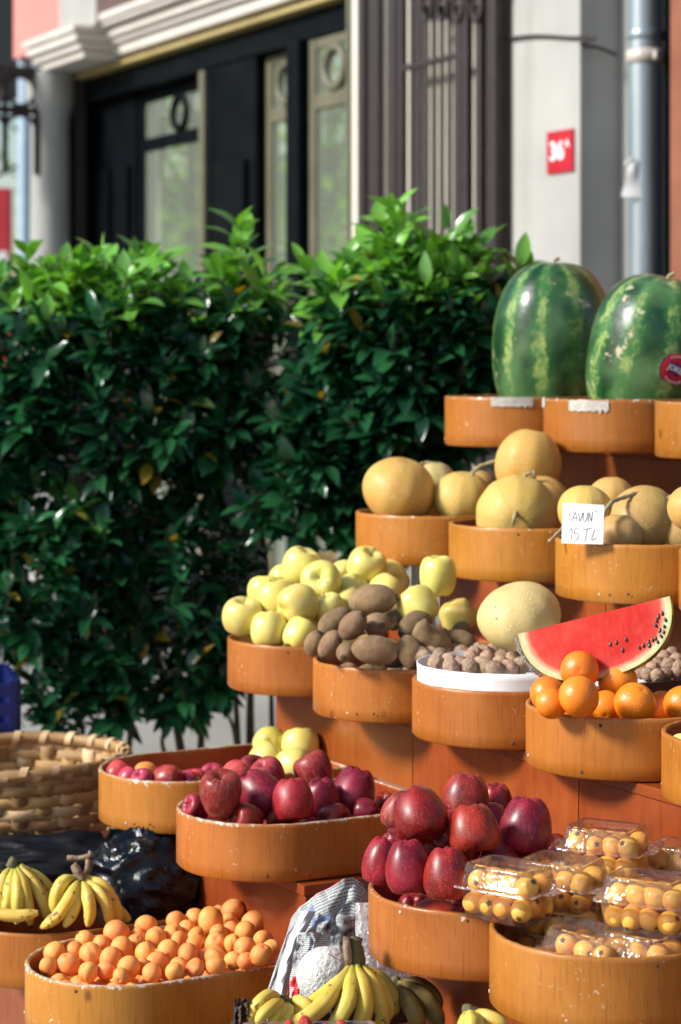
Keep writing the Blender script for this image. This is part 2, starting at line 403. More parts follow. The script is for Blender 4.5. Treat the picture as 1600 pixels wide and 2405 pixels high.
def tray(key, label, row, px, py=None, Y=None, h=.105, L=.30, R=R0, lift=0.0, wear=.45):
    c = ext(row, px, py, Y); T = Tray(); T.c = c; T.row = row; T.rim = RIM[row]+lift; T.h = h; T.R = R; T.L = L
    TR[key] = T
    root = empty('fruit_tray', (c.x, c.y, T.rim-h)); root.rotation_euler = ROTQ.to_euler()
    tag(root, label, 'tray', 'wooden trays on the stand')
    th = .0085
    def outline(r):
        P = []
        d_ = R-r
        P.append((L-d_, -r))
        for k in range(5, 0, -1): P.append((L*k/6., -r))
        n = 40
        for k in range(n+1):
            a = -PI/2-PI*k/n; P.append((r*math.cos(a), r*math.sin(a)))
        for k in range(1, 6): P.append((L*k/6., r))
        P.append((L-d_, r))
        return P
    zs = [(0.0, R-.004), (.004, R), (h*.25, R), (h*.5, R), (h*.75, R), (h*.93, R), (h-.002, R), (h, R-.0018)]
    zi = [(h, R-th+.0018), (h-.002, R-th), (h*.93, R-th), (h*.5, R-th), (.007, R-th)]
    rows = zs+zi; V = []; E = []; Fc = []
    rs = sum(ord(ch) for ch in key)
    for z, r in rows:
        O = outline(r)
        for j, (x, y) in enumerate(O):
            w = 1+.006*mnoise.noise(Vector((x*9+rs, y*9, 0)))
            zz = z+(.0016*mnoise.noise(Vector((x*70, y*70, rs))) if z > h*.97 else 0)
            V.append((x*w if j not in (0, len(O)-1) else x, y*w, zz))
            E.append(max(0.0, 1-abs(z-h)/.016)if z >= h*.9 else (max(0, .55-z/.02) if z < .01 else (.35 if z < h*.3 else .12)))
    E = [e*wear if e < .93 else max(wear*.9, .0)+(.1 if wear >= 1 else 0) for e in E]
    n = len(outline(R))
    for i in range(len(rows)-1):
        for k in range(n):
            k2 = (k+1) % n
            Fc.append((i*n+k, i*n+k2, (i+1)*n+k2, (i+1)*n+k))
    nz_ = len(zs); me = mk_mesh('side_wall', V, Fc, [M['tray'], M['riser']], True, {'edge': E}, [0 if i < nz_+1 else 1 for i in range(len(rows)-1) for k in range(n)])
    o = put_mesh('side_wall', me, root)
    md = o.modifiers.new('e', 'EDGE_SPLIT'); md.split_angle = math.radians(50)
    O = outline(R-th-.0005); nb = len(O)
    V = [(x, y, .0015) for x, y in O]+[(x, y, .010) for x, y in O]
    Fc = [tuple(range(nb-1, -1, -1)), tuple(range(nb, 2*nb))]+[(k, (k+1) % nb, nb+(k+1) % nb, nb+k) for k in range(nb)]
    put_mesh('base', mk_mesh('base', V, Fc, M['riser'], False), root)
    rn = random.Random(rs)
    for a in [rn.uniform(PI*.62, PI*1.48) for _ in range(rn.randint(3, 5))]:
        zz = .012+rn.uniform(0, .008) if rn.random() < .7 else h-.012
        put_mesh('nail', NAIL[rn.random() < .35], root, (R*math.cos(a), R*math.sin(a), zz), (PI/2, 0, a+PI/2), rn.uniform(.0022, .0038))
    T.root = root; T.floor = T.rim-h+.010
    return T
def ray_v(px, py, T, v):
    k = (px-800)/F; n = -DV
    Y = (n.dot(T.c)+v)/(n.x*k+n.y)
    return at(px, py, Y)
def ray_z(px, py, z):
    return at(px, py, F*(CAMZ-z)/(py-HOR))

tray('A0', 'topmost wooden tray at the left end of the stand, below the left watermelon', 'A', 1045, Y=5.27, h=.118, wear=.8)
tray('A1', 'topmost wooden tray with a taped rim under the two watermelons', 'A', 1277, Y=4.95, h=.118, wear=.8)
tray('A2', 'topmost wooden tray cut off by the right edge of the photo', 'A', 1541, Y=4.60, h=.118)
tray('B0', 'wooden tray under the smooth orange melon, leftmost of the melon trays', 'B', 836, Y=5.02, h=.112)
tray('B1', 'wooden tray holding the yellow melon whose green stem faces the camera', 'B', 1055, Y=4.66, h=.112)
tray('B2', 'wooden tray with the handwritten price card on its rim', 'B', 1305, Y=4.26, h=.112)
tray('B3', 'sliver of a wooden tray right of the price card tray at the photo edge', 'B', 1597, Y=3.98, h=.112)
tray('C0', 'wooden tray heaped with golden apples at the stand end', 'C', 535, Y=4.72)
tray('C1', 'wooden tray heaped with kiwis', 'C', 735, Y=4.38)
tray('C2', 'wooden tray with a white paper collar full of walnuts', 'C', 968, Y=4.10)
tray('C3', 'wooden tray piled with oranges', 'C', 1235, Y=3.80)
tray('C4', 'wooden tray at the right photo edge, nearer than the oranges', 'C', 1556, Y=3.50)
tray('D0', 'wooden tray of pink apples beside the woven basket', 'D', 233, Y=4.50, wear=1.0)
tray('D1', 'worn wooden tray of mixed red apples above the apricots', 'D', 415, Y=4.10, wear=1.0)
tray('D3', 'wooden tray stacked high with dark red apples', 'D', 865, Y=3.47, wear=.75)
tray('D4', 'large wooden tray filled with plastic boxes of loquats', 'D', 1150, Y=3.22, h=.112)
tray('E0', 'wooden tray with spotted bananas cut off by the left edge', 'E', -95, Y=4.27)
tray('E1', 'wooden tray with chipped white rim full of apricots', 'E', 60, Y=3.93, h=.108, wear=1.0)

# stand carcass: risers, treads and battens, all parts of one stand
G_OV = {'A': .27, 'B': .19, 'C': .16, 'D': .15, 'E': .15}
stand_c = TR['C0'].c
STAND = empty('display_stand', (stand_c.x, stand_c.y, 0)); STAND.rotation_euler = ROTQ.to_euler()
tag(STAND, 'stepped red varnished wooden display stand carrying all the fruit trays', 'display stand')
def u_of(key): return (TR[key].c-stand_c).dot(PV)
FRONT = {'C': -R0}
for r, k in (('A', 'A1'), ('B', 'B1'), ('D', 'D1'), ('E', 'E1')): FRONT[r] = u_of(k)-R0
FRONT['F'] = FRONT['E']-.33
V1 = 2.6; V0_ = -.115
def plank(name, u0, u1, v0, v1, z0, z1, m='riser'):
    MB().box(((u0+u1)/2, -(v0+v1)/2, (z0+z1)/2), (abs(u1-u0), abs(v1-v0), abs(z1-z0)), bev=.0018).build(name, M[m], STAND, smooth=False)
def v_at(px, u):
    k = (px-800)/F; c = stand_c+PV*u      # c - DV*v on the sight line x = k*y
    return (c.x-k*c.y)/(DV.x-k*DV.y)
rowsq = ['A', 'B', 'C', 'D', 'E']
hh = {'A': .118, 'B': .112, 'C': .105, 'D': .105, 'E': .108}
for i, r in enumerate(rowsq):
    V0 = V0_-(.22 if r == 'A' else 0)
    ur = FRONT[r]+G_OV[r]                                  # plane of this row's riser
    tread = RIM[r]-hh[r]-.002
    low = RIM[rowsq[i+1]]-.012 if i < 4 else 0.0
    back = FRONT[rowsq[i-1]]+G_OV[rowsq[i-1]] if i > 0 else ur+.30
    # riser in boards with open seams
    seams = [V0, .30+.07*i, 1.05+.09*i, 1.75, V1]
    if r == 'C': seams = [V0, .475, 1.05, 1.7, V1]
    if r == 'B': seams = [V0, .535, .93, 1.5, V1]
    gap = None
    if r == 'D':
        gap = (v_at(719, ur), v_at(966, ur)); seams = [V0, gap[0], gap[1], 1.75, V1]
    for a, b in zip(seams[:-1], seams[1:]):
        if gap and a == gap[0]:
            plank('recessed_board', ur+.035, ur+.050, a-.05, b+.05, low, tread-.020); continue
        plank('riser_board', ur, ur+.018, a+.0012, b-.0012, low+(.0 if i < 4 else .0), tread-.020)
    if gap:
        plank('tread', ur-.004, back+.016, V0, gap[0], tread-.019, tread); plank('tread', ur-.004, back+.016, gap[1], V1, tread-.019, tread)
        plank('tread', ur+.19, back+.016, gap[0], gap[1], tread-.019, tread)
    else: plank('tread', ur-.004, back+.016, V0, V1, tread-.019, tread)
    if i > 0:   # batten at the foot of the riser above, behind the trays
        plank('batten', back-.042, back-.001, V0, V1, tread+.001, RIM[r]-.012)
    # end panel
    plank('end_panel', ur+.003, ur+.47, V0-.018, V0-.001, 0.0 if i == 4 else low-.10, tread-.021)

# ------------------------------------------------------------ fruit meshes (unit diameter)
def rev(prof, nphi=28, per=4, fr_=None):
    P = catmull(prof, per); V = []; Fc = []
    m = len(P)
    for i, (r, z) in enumerate(P):
        for k in range(nphi):
            ph = 2*PI*k/nphi
            rr, zz = (r, z) if fr_ is None else fr_(r, z, ph, i/(m-1))
            V.append((rr*math.cos(ph), rr*math.sin(ph), zz))
    for i in range(m-1):
        for k in range(nphi):
            k2 = (k+1) % nphi
            Fc.append((i*nphi+k2, i*nphi+k, (i+1)*nphi+k, (i+1)*nphi+k2))
    return V, Fc
MESH = {}
def lump(V, amp, s, seed):
    out = []
    for v in V:
        v = Vector(v); out.append(v*(1+amp*mnoise.noise(v*s+Vector((seed*7.3, seed*3.1, 0)))))
    return out
RD = [(.012, .34), (.07, .375), (.16, .445), (.28, .475), (.40, .43), (.48, .29), (.50, .13), (.48, -.05), (.425, -.23), (.34, -.385), (.24, -.465), (.15, -.465), (.07, -.42), (.01, -.40)]
GA = [(.012, .34), (.06, .355), (.13, .41), (.25, .455), (.39, .39), (.48, .21), (.50, .02), (.475, -.17), (.40, -.345), (.29, -.44), (.18, -.455), (.08, -.405), (.01, -.385)]
for i in range(3):
    def f(r, z, ph, t, i=i):
        w = max(0, (t-.45)/.55)
        k = math.cos(5*ph+i)
        return r*(1+.035*w*k+.02*math.cos(2*ph+i*2)), z*(1+.06*(i-1))-.028*k*math.exp(-((r-.22)/.12)**2)*(1 if z < 0 else -.35)
    V, Fc = rev(RD, 30, 4, f); MESH[f'red{i}'] = (lump(V, .035, 2.0, i+1), Fc)
    def f(r, z, ph, t, i=i):
        k = math.cos(5*ph+i)
        return r*(1+.02*k*t), z*(1-.03*i)-.016*k*math.exp(-((r-.25)/.12)**2)*(1 if z < 0 else -.6)
    V, Fc = rev(GA, 28, 4, f); MESH[f'gold{i}'] = (lump(V, .05, 1.8, i+4), Fc)
    sp = [(.5*math.sin(a)+.0006, .5*math.cos(a)) for a in np.linspace(0, PI, 12)]
    def f(r, z, ph, t, i=i):
        g = 1-.17*math.exp(-(((ph-PI)/.15)**2))*math.sin(PI*t)**.6
        return r*g*(1+.05*math.cos(2*ph)), z*(.94+.08*i)-.06*math.exp(-(r/.1)**2)*(1 if z > 0 else -.3)
    V, Fc = rev(sp, 26, 2, f); MESH[f'apricot{i}'] = (lump(V, .09, 1.6, i+9), Fc)
    def f(r, z, ph, t, i=i): return r, z*.955-(.03*math.exp(-(r/.055)**2) if z > 0 else -.022*math.exp(-(r/.05)**2))
    V, Fc = rev(sp, 28, 2, f); MESH[f'orange{i}'] = (lump(V, .03, 2, i+13), Fc)
    def f(r, z, ph, t, i=i):
        e = .02*math.exp(-(r/.07)**2)*(1 if z > 0 else -1)
        return r*(.72+.02*math.cos(2*ph)), z*1.10+e*1.6-.05*math.exp(-(r/.03)**2)*(1 if z > 0 else -1)
    V, Fc = rev(sp, 24, 2, f); MESH[f'kiwi{i}'] = (lump(V, .06, 2.2, i+17), Fc)
    def f(r, z, ph, t, i=i):
        seam = .09*math.exp(-((math.sin(ph)/.12)**2)); w = .06*math.sin(9*ph+6*math.sin(5*t*PI+i))*math.sin(PI*t)
        return r*(1+seam+w), z*1.1+.05*math.exp(-(r/.1)**2)*(1 if z > 0 else -.2)
    V, Fc = rev(sp, 32, 2, f); MESH[f'walnut{i}'] = (lump(lump(V, .06, 4, i+21), .035, 11, i), Fc)
    def f(r, z, ph, t, i=i): return r*(1+.012*math.cos(10*ph)), z*(.93+.07*i)-.03*math.exp(-(r/.09)**2)*(1 if z > 0 else -.5)
    V, Fc = rev(sp, 48, 2, f); MESH[f'melon{i}'] = (lump(V, .05, 1.5, i+25), Fc)
    def f(r, z, ph, t, i=i): return r*(.95), z*(1.08+.06*i)-(-.05*math.exp(-(r/.10)**2) if z < 0 else -.0)+(.035*math.exp(-(r/.12)**2) if z > 0 else 0)
    V, Fc = rev(sp, 22, 2, f); MESH[f'loquat{i}'] = (lump(V, .05, 1.7, i+31), Fc)
    V, Fc = rev(GA, 26, 3, None); MESH[f'quince{i}'] = (lump(V, .22, 2.4, i+35), Fc)
_mc = {}
def fmesh(kind, var, mat):
    k = (kind, var, mat)
    if k not in _mc: _mc[k] = mk_mesh(kind, *MESH[f'{kind}{var}'], M[mat])
    return _mc[k]
_stalk = None
def stalk(parent, top=.34, ln=.28, bend=.1):
    global _stalk
    if _stalk is None:
        _stalk = MB().tube(smooth_path([(0, 0, 0), (.02, 0, .5), (.16, .03, 1.0)], 4), [.05]*5+[.06, .07, .08, .10], 7).mesh('stalk', M['stalk'])
    o = put_mesh('stalk', _stalk, parent, (0, 0, top), (0, 0, random.random()*6), (ln*.8, ln*.8, ln)); return o
_tip = None
def calyx(parent, z, r=.06, mat='stalk'):
    global _tip
    if _tip is None:
        mb = MB()
        for k in range(5):
            a = 2*PI*k/5
            mb.add([(0, 0, 0), (.7*math.cos(a-.5), .7*math.sin(a-.5), -.25), (1.2*math.cos(a), 1.2*math.sin(a), -.6), (.7*math.cos(a+.5), .7*math.sin(a+.5), -.25)], [(0, 3, 2, 1)])
        _tip = mb.mesh('calyx', M['stalk'])
    return put_mesh('calyx', _tip, parent, (0, 0, z), None, r)
ORD0 = ['leftmost', 'second from left', 'third from left', 'fourth from left', 'fifth from left', 'sixth from left', 'seventh from left', 'eighth from left', 'ninth from left', 'tenth from left', 'eleventh from left', 'twelfth from left', 'thirteenth from left', 'fourteenth from left']
TENS = 'fifteenth sixteenth seventeenth eighteenth nineteenth twentieth twenty-first twenty-second twenty-third twenty-fourth twenty-fifth'.split()
ORD = ORD0+[w+' from left' for w in TENS]
def relax(items, iters=30):
    """push overlapping fruit apart along their own sight lines"""
    for _ in range(iters):
        for i in range(len(items)):
            for j in range(i):
                a, b = items[i], items[j]
                D = a['p']-b['p']; need = (a['d']+b['d'])*.5*.93; L_ = D.length
                if L_ < need:
                    lat = math.sqrt(max(1e-9, D.x**2+D.z**2))
                    dy = math.sqrt(max(0, need**2-lat**2)) if lat < need else 0
                    cur = abs(D.y); add = (dy-cur)*.25
                    if add <= 0: continue
                    s_ = 1 if D.y >= 0 else -1
                    for it, sg in ((a, s_), (b, -s_)):
                        k = (it['p'].y+sg*add)/it['p'].y
                        q = Vector((it['p'].x*k, it['p'].y*k, CAMZ+(it['p'].z-CAMZ)*k))
                        T = it.get('T')
                        if T is not None:
                            vv = (Vector((q.x, q.y))-T.c).dot(-DV); uu = (Vector((q.x, q.y))-T.c).dot(PV); lim = T.R-.006-it['d']*.46
                            if abs(vv) > lim and q.z < T.rim+it['d']*.45: continue
                            if uu < 0 and uu*uu+vv*vv > lim*lim and q.z < T.rim+it['d']*.45: continue
                        it['p'] = q; it['d'] *= k
def orient(axis, spin=0.0):
    q = Vector(axis).normalized().to_track_quat('Z', 'Y')
    return q @ Quaternion((0, 0, 1), spin)
def fruit_set(name, cat, group, kind, mat, items, rowlab, T=None, dmin=None):
    """items: dicts px, py, d(px), v or z, row, axis"""
    for it in items:
        it.setdefault('T', T)
        if 'Y' in it: it['p'] = at(it['px'], it['py'], it['Y'])
        elif 'z' in it: it['p'] = ray_z(it['px'], it['py'], it['z'])
        else: it['p'] = ray_v(it['px'], it['py'], it.get('T', T), it['v'])
        it['d'] = it['dpx']*it['p'].y/F
    relax(items)
    byrow = {}
    for it in items: byrow.setdefault(it['row'], []).append(it)
    for r, L_ in byrow.items():
        L_.sort(key=lambda q: q['px'])
        for i, it in enumerate(L_):
            lab = it.get('label')
            if not lab:
                lab = rowlab[r] + ('' if len(L_) == 1 else ', '+(ORD[i] if i < len(ORD) else 'further right'))
                if len(L_) > 1 and i == len(L_)-1: lab = rowlab[r]+', rightmost'
            var = random.randrange(3)
            ax = it.get('axis') or (random.uniform(-.7, .7), random.uniform(-.7, .5), random.uniform(-.2, 1))
            o = put_mesh(it.get('name', name), fmesh(it.get('kind', kind), it.get('var', var), it.get('mat', mat)), None, it['p'], orient(ax, it.get('spin', random.random()*6.28)), it['d'])
            if 'sc' in it: o.scale = Vector(it['sc'])*it['d']
            tag(o, lab, it.get('cat', cat), group)
            it['o'] = o
    return items
def I(px, py, dpx, v, row, **k): return dict(px=px, py=py, dpx=dpx, v=v, row=row, **k)
UPN = (0, 0, -1)   # calyx end up

# ---- dark red apples, row D fourth tray
T = TR['D3']
red = [I(898, 2022, 96, -.04, 'low', axis=(-.2, -.1, -1), sc=(.95, .95, 1.15)), I(959, 2036, 112, .06, 'low', axis=(.1, -.2, -1), sc=(.97, .97, 1.12)),
       I(1051, 2051, 116, .11, 'low', axis=(.05, -.15, -1), sc=(1, 1, 1.12)), I(1174, 2020, 98, .02, 'low', axis=(0, -.6, -.8)),
       I(985, 1912, 130, -.02, 'up', axis=(.35, -.5, -1), sc=(1.0, 1.0, 1.03)), I(1111, 1946, 120, .03, 'up', axis=(.1, -.25, -1)), I(1236, 1938, 126, .02, 'up', axis=(-.1, -.15, -1), sc=(1, 1, 1.04)),
       I(1094, 1872, 112, -.10, 'top', axis=(-.15, -.1, -1)), I(1165, 1885, 85, -.15, 'top', axis=(0, .1, -1)), I(940, 1905, 88, -.13, 'top', mat='mixed_apple', axis=(-.3, .1, -1)),
       I(1305, 2000, 72, -.07, 'back'), I(1252, 2020, 74, -.03, 'back'), I(1160, 1925, 70, -.10, 'back'), I(935, 1985, 84, -.10, 'back'), I(1010, 1990, 88, -.05, 'back'), I(1085, 2000, 84, .0, 'back'), I(1150, 2005, 80, -.05, 'back'), I(1205, 2010, 84, -.02, 'back'), I(1045, 1935, 84, -.11, 'back')]
fruit_set('red_apple', 'apple', 'dark red apples in the tall heap', 'red', 'red_apple', red,
    {'low': 'glossy dark red apple in lower row of the tall heap', 'up': 'glossy dark red apple in second row of the tall heap', 'top': 'dark red apple on top of the tall heap at the back', 'back': 'dark red apple half hidden behind the tall heap'}, T)
# ---- red apples, row D second tray
T = TR['D1']
red1 = [I(518, 1866, 102, .07, 'fr', mat='mixed_apple', axis=(.05, -.3, .95), label='streaked red apple with stem end up, leftmost in the worn tray'), I(612, 1862, 104, .03, 'fr', axis=(.6, -.3, -.6)), I(688, 1878, 100, .12, 'fr', axis=(.1, -.2, -1)),
        I(755, 1872, 88, .07, 'fr', axis=(0, .1, -1)), I(831, 1858, 106, .08, 'fr', axis=(-.3, -.2, -1)),
        I(740, 1814, 92, -.04, 'bk', mat='mixed_apple'), I(632, 1822, 80, -.07, 'bk', mat='mixed_apple'), I(590, 1816, 78, -.12, 'bk', mat='mixed_apple'), I(552, 1826, 74, -.05, 'bk', mat='pink_apple'),
        I(463, 1897, 64, -.02, 'dp'), I(583, 1926, 78, .10, 'dp'), I(905, 1890, 54, .03, 'dp'), I(782, 1922, 74, .12, 'dp'), I(660, 1925, 70, .08, 'dp'), I(862, 1905, 60, .1, 'dp')]
fruit_set('red_apple', 'apple', 'red apples in the worn tray', 'red', 'red_apple', red1,
    {'fr': 'dark red apple in front row of the worn tray', 'bk': 'lighter red apple at the back of the worn tray', 'dp': 'dark red apple low down against the rim of the worn tray'}, T)
# ---- pink apples and golden apples, first tray of row D
T = TR['D0']
pk = [I(278, 1818, 62, -.05, 'f'), I(304, 1830, 56, .0, 'f'), I(343, 1815, 52, -.03, 'f', mat='apricot', kind='gold', label='orange-pink apple behind the pink apples by the basket'), I(336, 1834, 56, .035, 'f'), I(394, 1830, 68, .04, 'f', axis=(.9, -.4, .1)), I(444, 1836, 52, .06, 'f'), I(462, 1830, 50, .03, 'f'), I(500, 1826, 66, .03, 'f')]
fruit_set('pink_apple', 'apple', 'small pink apples in the leftmost tray', 'gold', 'pink_apple', pk, {'f': 'small pink apple in the tray beside the basket'}, T)
yg = [I(633, 1744, 78, -.05, 'u'), I(706, 1753, 90, .0, 'u'), I(624, 1786, 84, .01, 'l'), I(690, 1798, 84, .05, 'l'), I(560, 1812, 50, -.02, 'l')]
fruit_set('golden_apple', 'apple', 'golden apples behind the red ones', 'gold', 'gold_apple', yg, {'u': 'golden apple on top of the small heap behind the red apples', 'l': 'golden apple at the foot of the small heap behind the red apples'}, T)
# ---- golden apples, row C
T = TR['C0']
ga = [I(571, 1449, 96, -.02, 'rim', axis=(.1, -.3, 1)), I(632, 1478, 88, .06, 'rim', axis=(0, -.2, -1)), I(705, 1492, 80, .10, 'rim'),
      I(625, 1392, 88, -.05, 'mid'), I(652, 1408, 94, -.01, 'mid'), I(699, 1420, 98, .05, 'mid'), I(775, 1430, 74, .07, 'mid', axis=(-.3, -.2, .9), label='greenish golden apple with a visible brown stem beside the kiwis'),
      I(707, 1331, 92, -.05, 'top', axis=(.4, -.2, 1)), I(756, 1364, 96, .02, 'top', axis=(-.15, -.85, .25), label='golden apple whose hollow end faces the camera, top of the heap'),
      I(860, 1330, 92, -.04, 'top', axis=(.35, -.35, .8)), I(910, 1362, 96, -.02, 'top'), I(905, 1392, 86, .03, 'mid'), I(825, 1390, 84, .02, 'mid'), I(818, 1420, 80, .06, 'mid'),
      I(982, 1425, 94, .04, 'right', T=TR['C1'], ), I(1030, 1353, 92, -.04, 'right', T=TR['C1'], axis=(0, -.1, 1), sc=(.95, .95, 1.15)),
      I(806, 1345, 60, -.09, 'back'), I(661, 1356, 60, -.11, 'back'), I(730, 1465, 60, .06, 'back')]
fruit_set('golden_apple', 'apple', 'golden apples heaped at the stand end', 'gold', 'gold_apple', ga, {'rim': 'golden apple resting on the rim of the golden apple tray', 'mid': 'golden apple in the middle of the big golden heap', 'top': 'golden apple on top of the big golden heap', 'right': 'golden apple lying right of the heap behind the kiwis', 'back': 'golden apple half hidden in the big golden heap'}, T)
for it in ga:
    if it['px'] in (775, 756, 860): stalk(it['o'], .27, .3)
for it in red[4:8]+red1[:1]: pass
stalk(red1[4]['o'], .33, .3); stalk(red1[0]['o'], .36, .16)
for it in red+red1[1:4]:
    c_ = calyx(it['o'], -.405, .07); c_.rotation_euler = (PI, 0, 0)
for it in pk[:5:2]+yg[:2]+ga[:6:2]: stalk(it['o'], .33, .2)
q = fruit_set('quince', 'quince', None, 'quince', 'quince', [I(1076, 1448, 82, .0, 'q')], {'q': 'lumpy yellow quince between the kiwis and the pale melon'}, TR['C1'])
# ---- kiwis
T = TR['C1']
kw = [I(875, 1409, 104, .03, 't', axis=(1, -.1, .12)), I(787, 1461, 80, .0, 'm', axis=(.8, .3, .5)), I(829, 1469, 84, .05, 'm', axis=(.5, -.6, .6)), I(885, 1468, 84, .07, 'm', axis=(.25, -1, .1)),
      I(975, 1469, 92, .06, 'm', axis=(-.7, -.7, -.35)), I(739, 1512, 66, -.01, 'l', axis=(.3, -.5, .8)), I(776, 1515, 72, .05, 'l', axis=(-.4, -.5, -.6)), I(814, 1531, 66, .09, 'l', axis=(-.2, -.9, -.2)),
      I(881, 1527, 100, .12, 'l', axis=(1, -.15, -.12)), I(963, 1532, 80, .10, 'l', axis=(.3, -.4, -.9)), I(1074, 1508, 84, .08, 'l', axis=(1, -.2, -.1)), I(1084, 1480, 62, .05, 'm', axis=(-.15, -1, 0)),
      I(932, 1442, 66, .0, 'b', axis=(1, .2, 0)), I(926, 1460, 58, .01, 'b', axis=(.3, -.8, .2)), I(1035, 1515, 70, .03, 'b'), I(925, 1545, 66, .07, 'b')]
fruit_set('kiwi', 'kiwi', 'kiwis heaped in one tray', 'kiwi', 'kiwi', kw, {'t': 'large brown kiwi lying on top of the kiwi heap', 'm': 'brown fuzzy kiwi in the middle row of the kiwi heap', 'l': 'brown fuzzy kiwi in the bottom row at the tray rim', 'b': 'brown kiwi half hidden inside the kiwi heap'}, T)
for it in kw:   # dark flower end and pale nub
    o = it['o']
    mb = MB().lathe([(.0, .0), (.03, .012), (.055, .0), (.085, .004), (.10, -.012)], 12)
    e = mb.build('flower_end', M['stalk'], o); e.location = (0, 0, .572)
# ---- oranges
T = TR['C3']
og = [I(1362, 1574, 92, .0, 'up'), I(1360, 1636, 98, .09, 'up'), I(1451, 1599, 94, .02, 'up', axis=(.1, -.7, -.75)), I(1491, 1652, 99, .10, 'up', axis=(.3, -.5, .7)),
      I(1286, 1631, 86, .0, 'dn'), I(1295, 1652, 76, .06, 'dn'), I(1422, 1662, 84, .03, 'dn', axis=(-.1, -.9, -.3)), I(1556, 1662, 80, .05, 'dn'), I(1604, 1656, 92, .08, 'dn'),
      I(1302, 1592, 62, -.08, 'lo')]
fruit_set('orange', 'orange', 'oranges piled in their tray', 'orange', 'orange', og, {'up': 'bright orange on top of the orange pile', 'dn': 'orange lower in the orange pile at the rim', 'lo': 'mostly hidden orange deep in the orange pile'}, T)
for it in og: calyx(it['o'], .455, .045)
# ---- apricots
T = TR['E1']
ap = [(290, 418, 115), (360, 480, 118), (256, 492, 100), (392, 408, 95), (447, 350, 98), (478, 428, 130), (535, 372, 95), (583, 450, 122), (612, 315, 140), (643, 400, 125), (560, 514, 108), (465, 524, 105), (678, 499, 128), (640, 545, 90), (725, 332, 85), (715, 368, 90), (770, 275, 110), (765, 420, 110), (820, 340, 115), (827, 475, 118), (748, 492, 85), (800, 525, 108), (885, 415, 124), (930, 257, 105), (915, 322, 110), (945, 350, 90), (990, 427, 110), (1030, 372, 100), (985, 297, 100), (1035, 338, 104), (1030, 238, 108), (1110, 252, 138), (1140, 370, 125), (1150, 322, 100), (1065, 447, 90), (1135, 445, 115), (1135, 490, 104), (1030, 500, 100), (945, 492, 100), (920, 522, 108), (1228, 464, 95), (1215, 302, 98), (1205, 247, 86), (1225, 198, 122), (1148, 210, 80), (1290, 310, 108), (1225, 372, 92), (1290, 397, 118), (1340, 260, 130), (1380, 352, 100), (1375, 432, 115), (1425, 402, 104), (1295, 464, 90)]
items = []
for x, y, d in ap:
    px, py = x*.4464, 2050+y*.4464
    w = min(1, max(0, ((px-70)/540)))
    z = RIM['E']-.004+.030*w + (.016 if (x, y) in ((612, 315), (770, 275), (1110, 252), (1225, 198)) else 0)
    near = py > 2262-(px-300)*.14+.0
    row = 'near' if y > 440 else ('mid' if y > 340 else 'far')
    items.append(dict(px=px, py=py, dpx=d*.4464, z=z, row=row))
for it in items:
    if it['py'] > 2240 and it['row'] == 'near': it['z'] -= .010
fruit_set('apricot', 'apricot', 'apricots in their tray', 'apricot', 'apricot', items, {'near': 'apricot along the near rim of the apricot tray', 'mid': 'apricot in the middle band of the apricot tray', 'far': 'apricot along the far side of the apricot tray'}, T)
# bottom layers that close the gaps
def fill(T, name, cat, group, kind, mat, d, label, z, u0=-.10, u1=.22, jit=.15, d2=None):
    r = T.R-.0085-d/2; k = 0; u = u0-d*.4
    while u < u1:
        v = -r+(.5*d if k % 2 else 0)
        while v <= r:
            uu, vv = u+random.uniform(-jit, jit)*d, v+random.uniform(-jit, jit)*d
            lim = r if uu > 0 else math.sqrt(max(0, r*r-uu*uu))
            if abs(vv) < lim:
                p = fr(T.c, uu, vv, z+random.uniform(-.05, .05)*d)
                o = put_mesh(name, fmesh(kind, random.randrange(3), mat), None, p, orient((random.uniform(-1, 1), random.uniform(-1, 1), random.uniform(-1, 1))), d)
                tag(o, label, cat, group)
            v += d*1.02
        u += d*.9; k += 1
fill(TR['E1'], 'apricot', 'apricot', 'lower apricots', 'apricot', 'apricot', .040, 'apricot of the lower layer glimpsed between the top apricots', RIM['E']-.040, u1=.28)
fill(TR['D3'], 'red_apple', 'apple', 'lower dark apples', 'red', 'red_apple', .078, 'dark red apple at the bottom of the tall heap, almost hidden', TR['D3'].floor+.040, u1=.2)
fill(TR['D1'], 'red_apple', 'apple', 'lower red apples', 'red', 'red_apple', .070, 'dark red apple in the shade at the bottom of the worn tray', TR['D1'].floor+.036, u1=.24)
fill(TR['C3'], 'orange', 'orange', 'lower oranges', 'orange', 'orange', .068, 'orange of the bottom layer, nearly hidden under the pile', TR['C3'].floor+.036, u1=.2)
fill(TR['C0'], 'golden_apple', 'apple', 'lower golden apples', 'gold', 'gold_apple', .075, 'golden apple at the bottom of the big heap, nearly hidden', TR['C0'].floor+.04, u1=.24)
fill(TR['C1'], 'kiwi', 'kiwi', 'lower kiwis', 'kiwi', 'kiwi', .066, 'brown kiwi at the bottom of the kiwi tray, nearly hidden', TR['C1'].floor+.05, u1=.24)
fill(TR['D0'], 'pink_apple', 'apple', 'lower pink apples', 'gold', 'pink_apple', .056, 'pink apple low in the tray beside the basket, nearly hidden', TR['D0'].floor+.030, u1=.24)

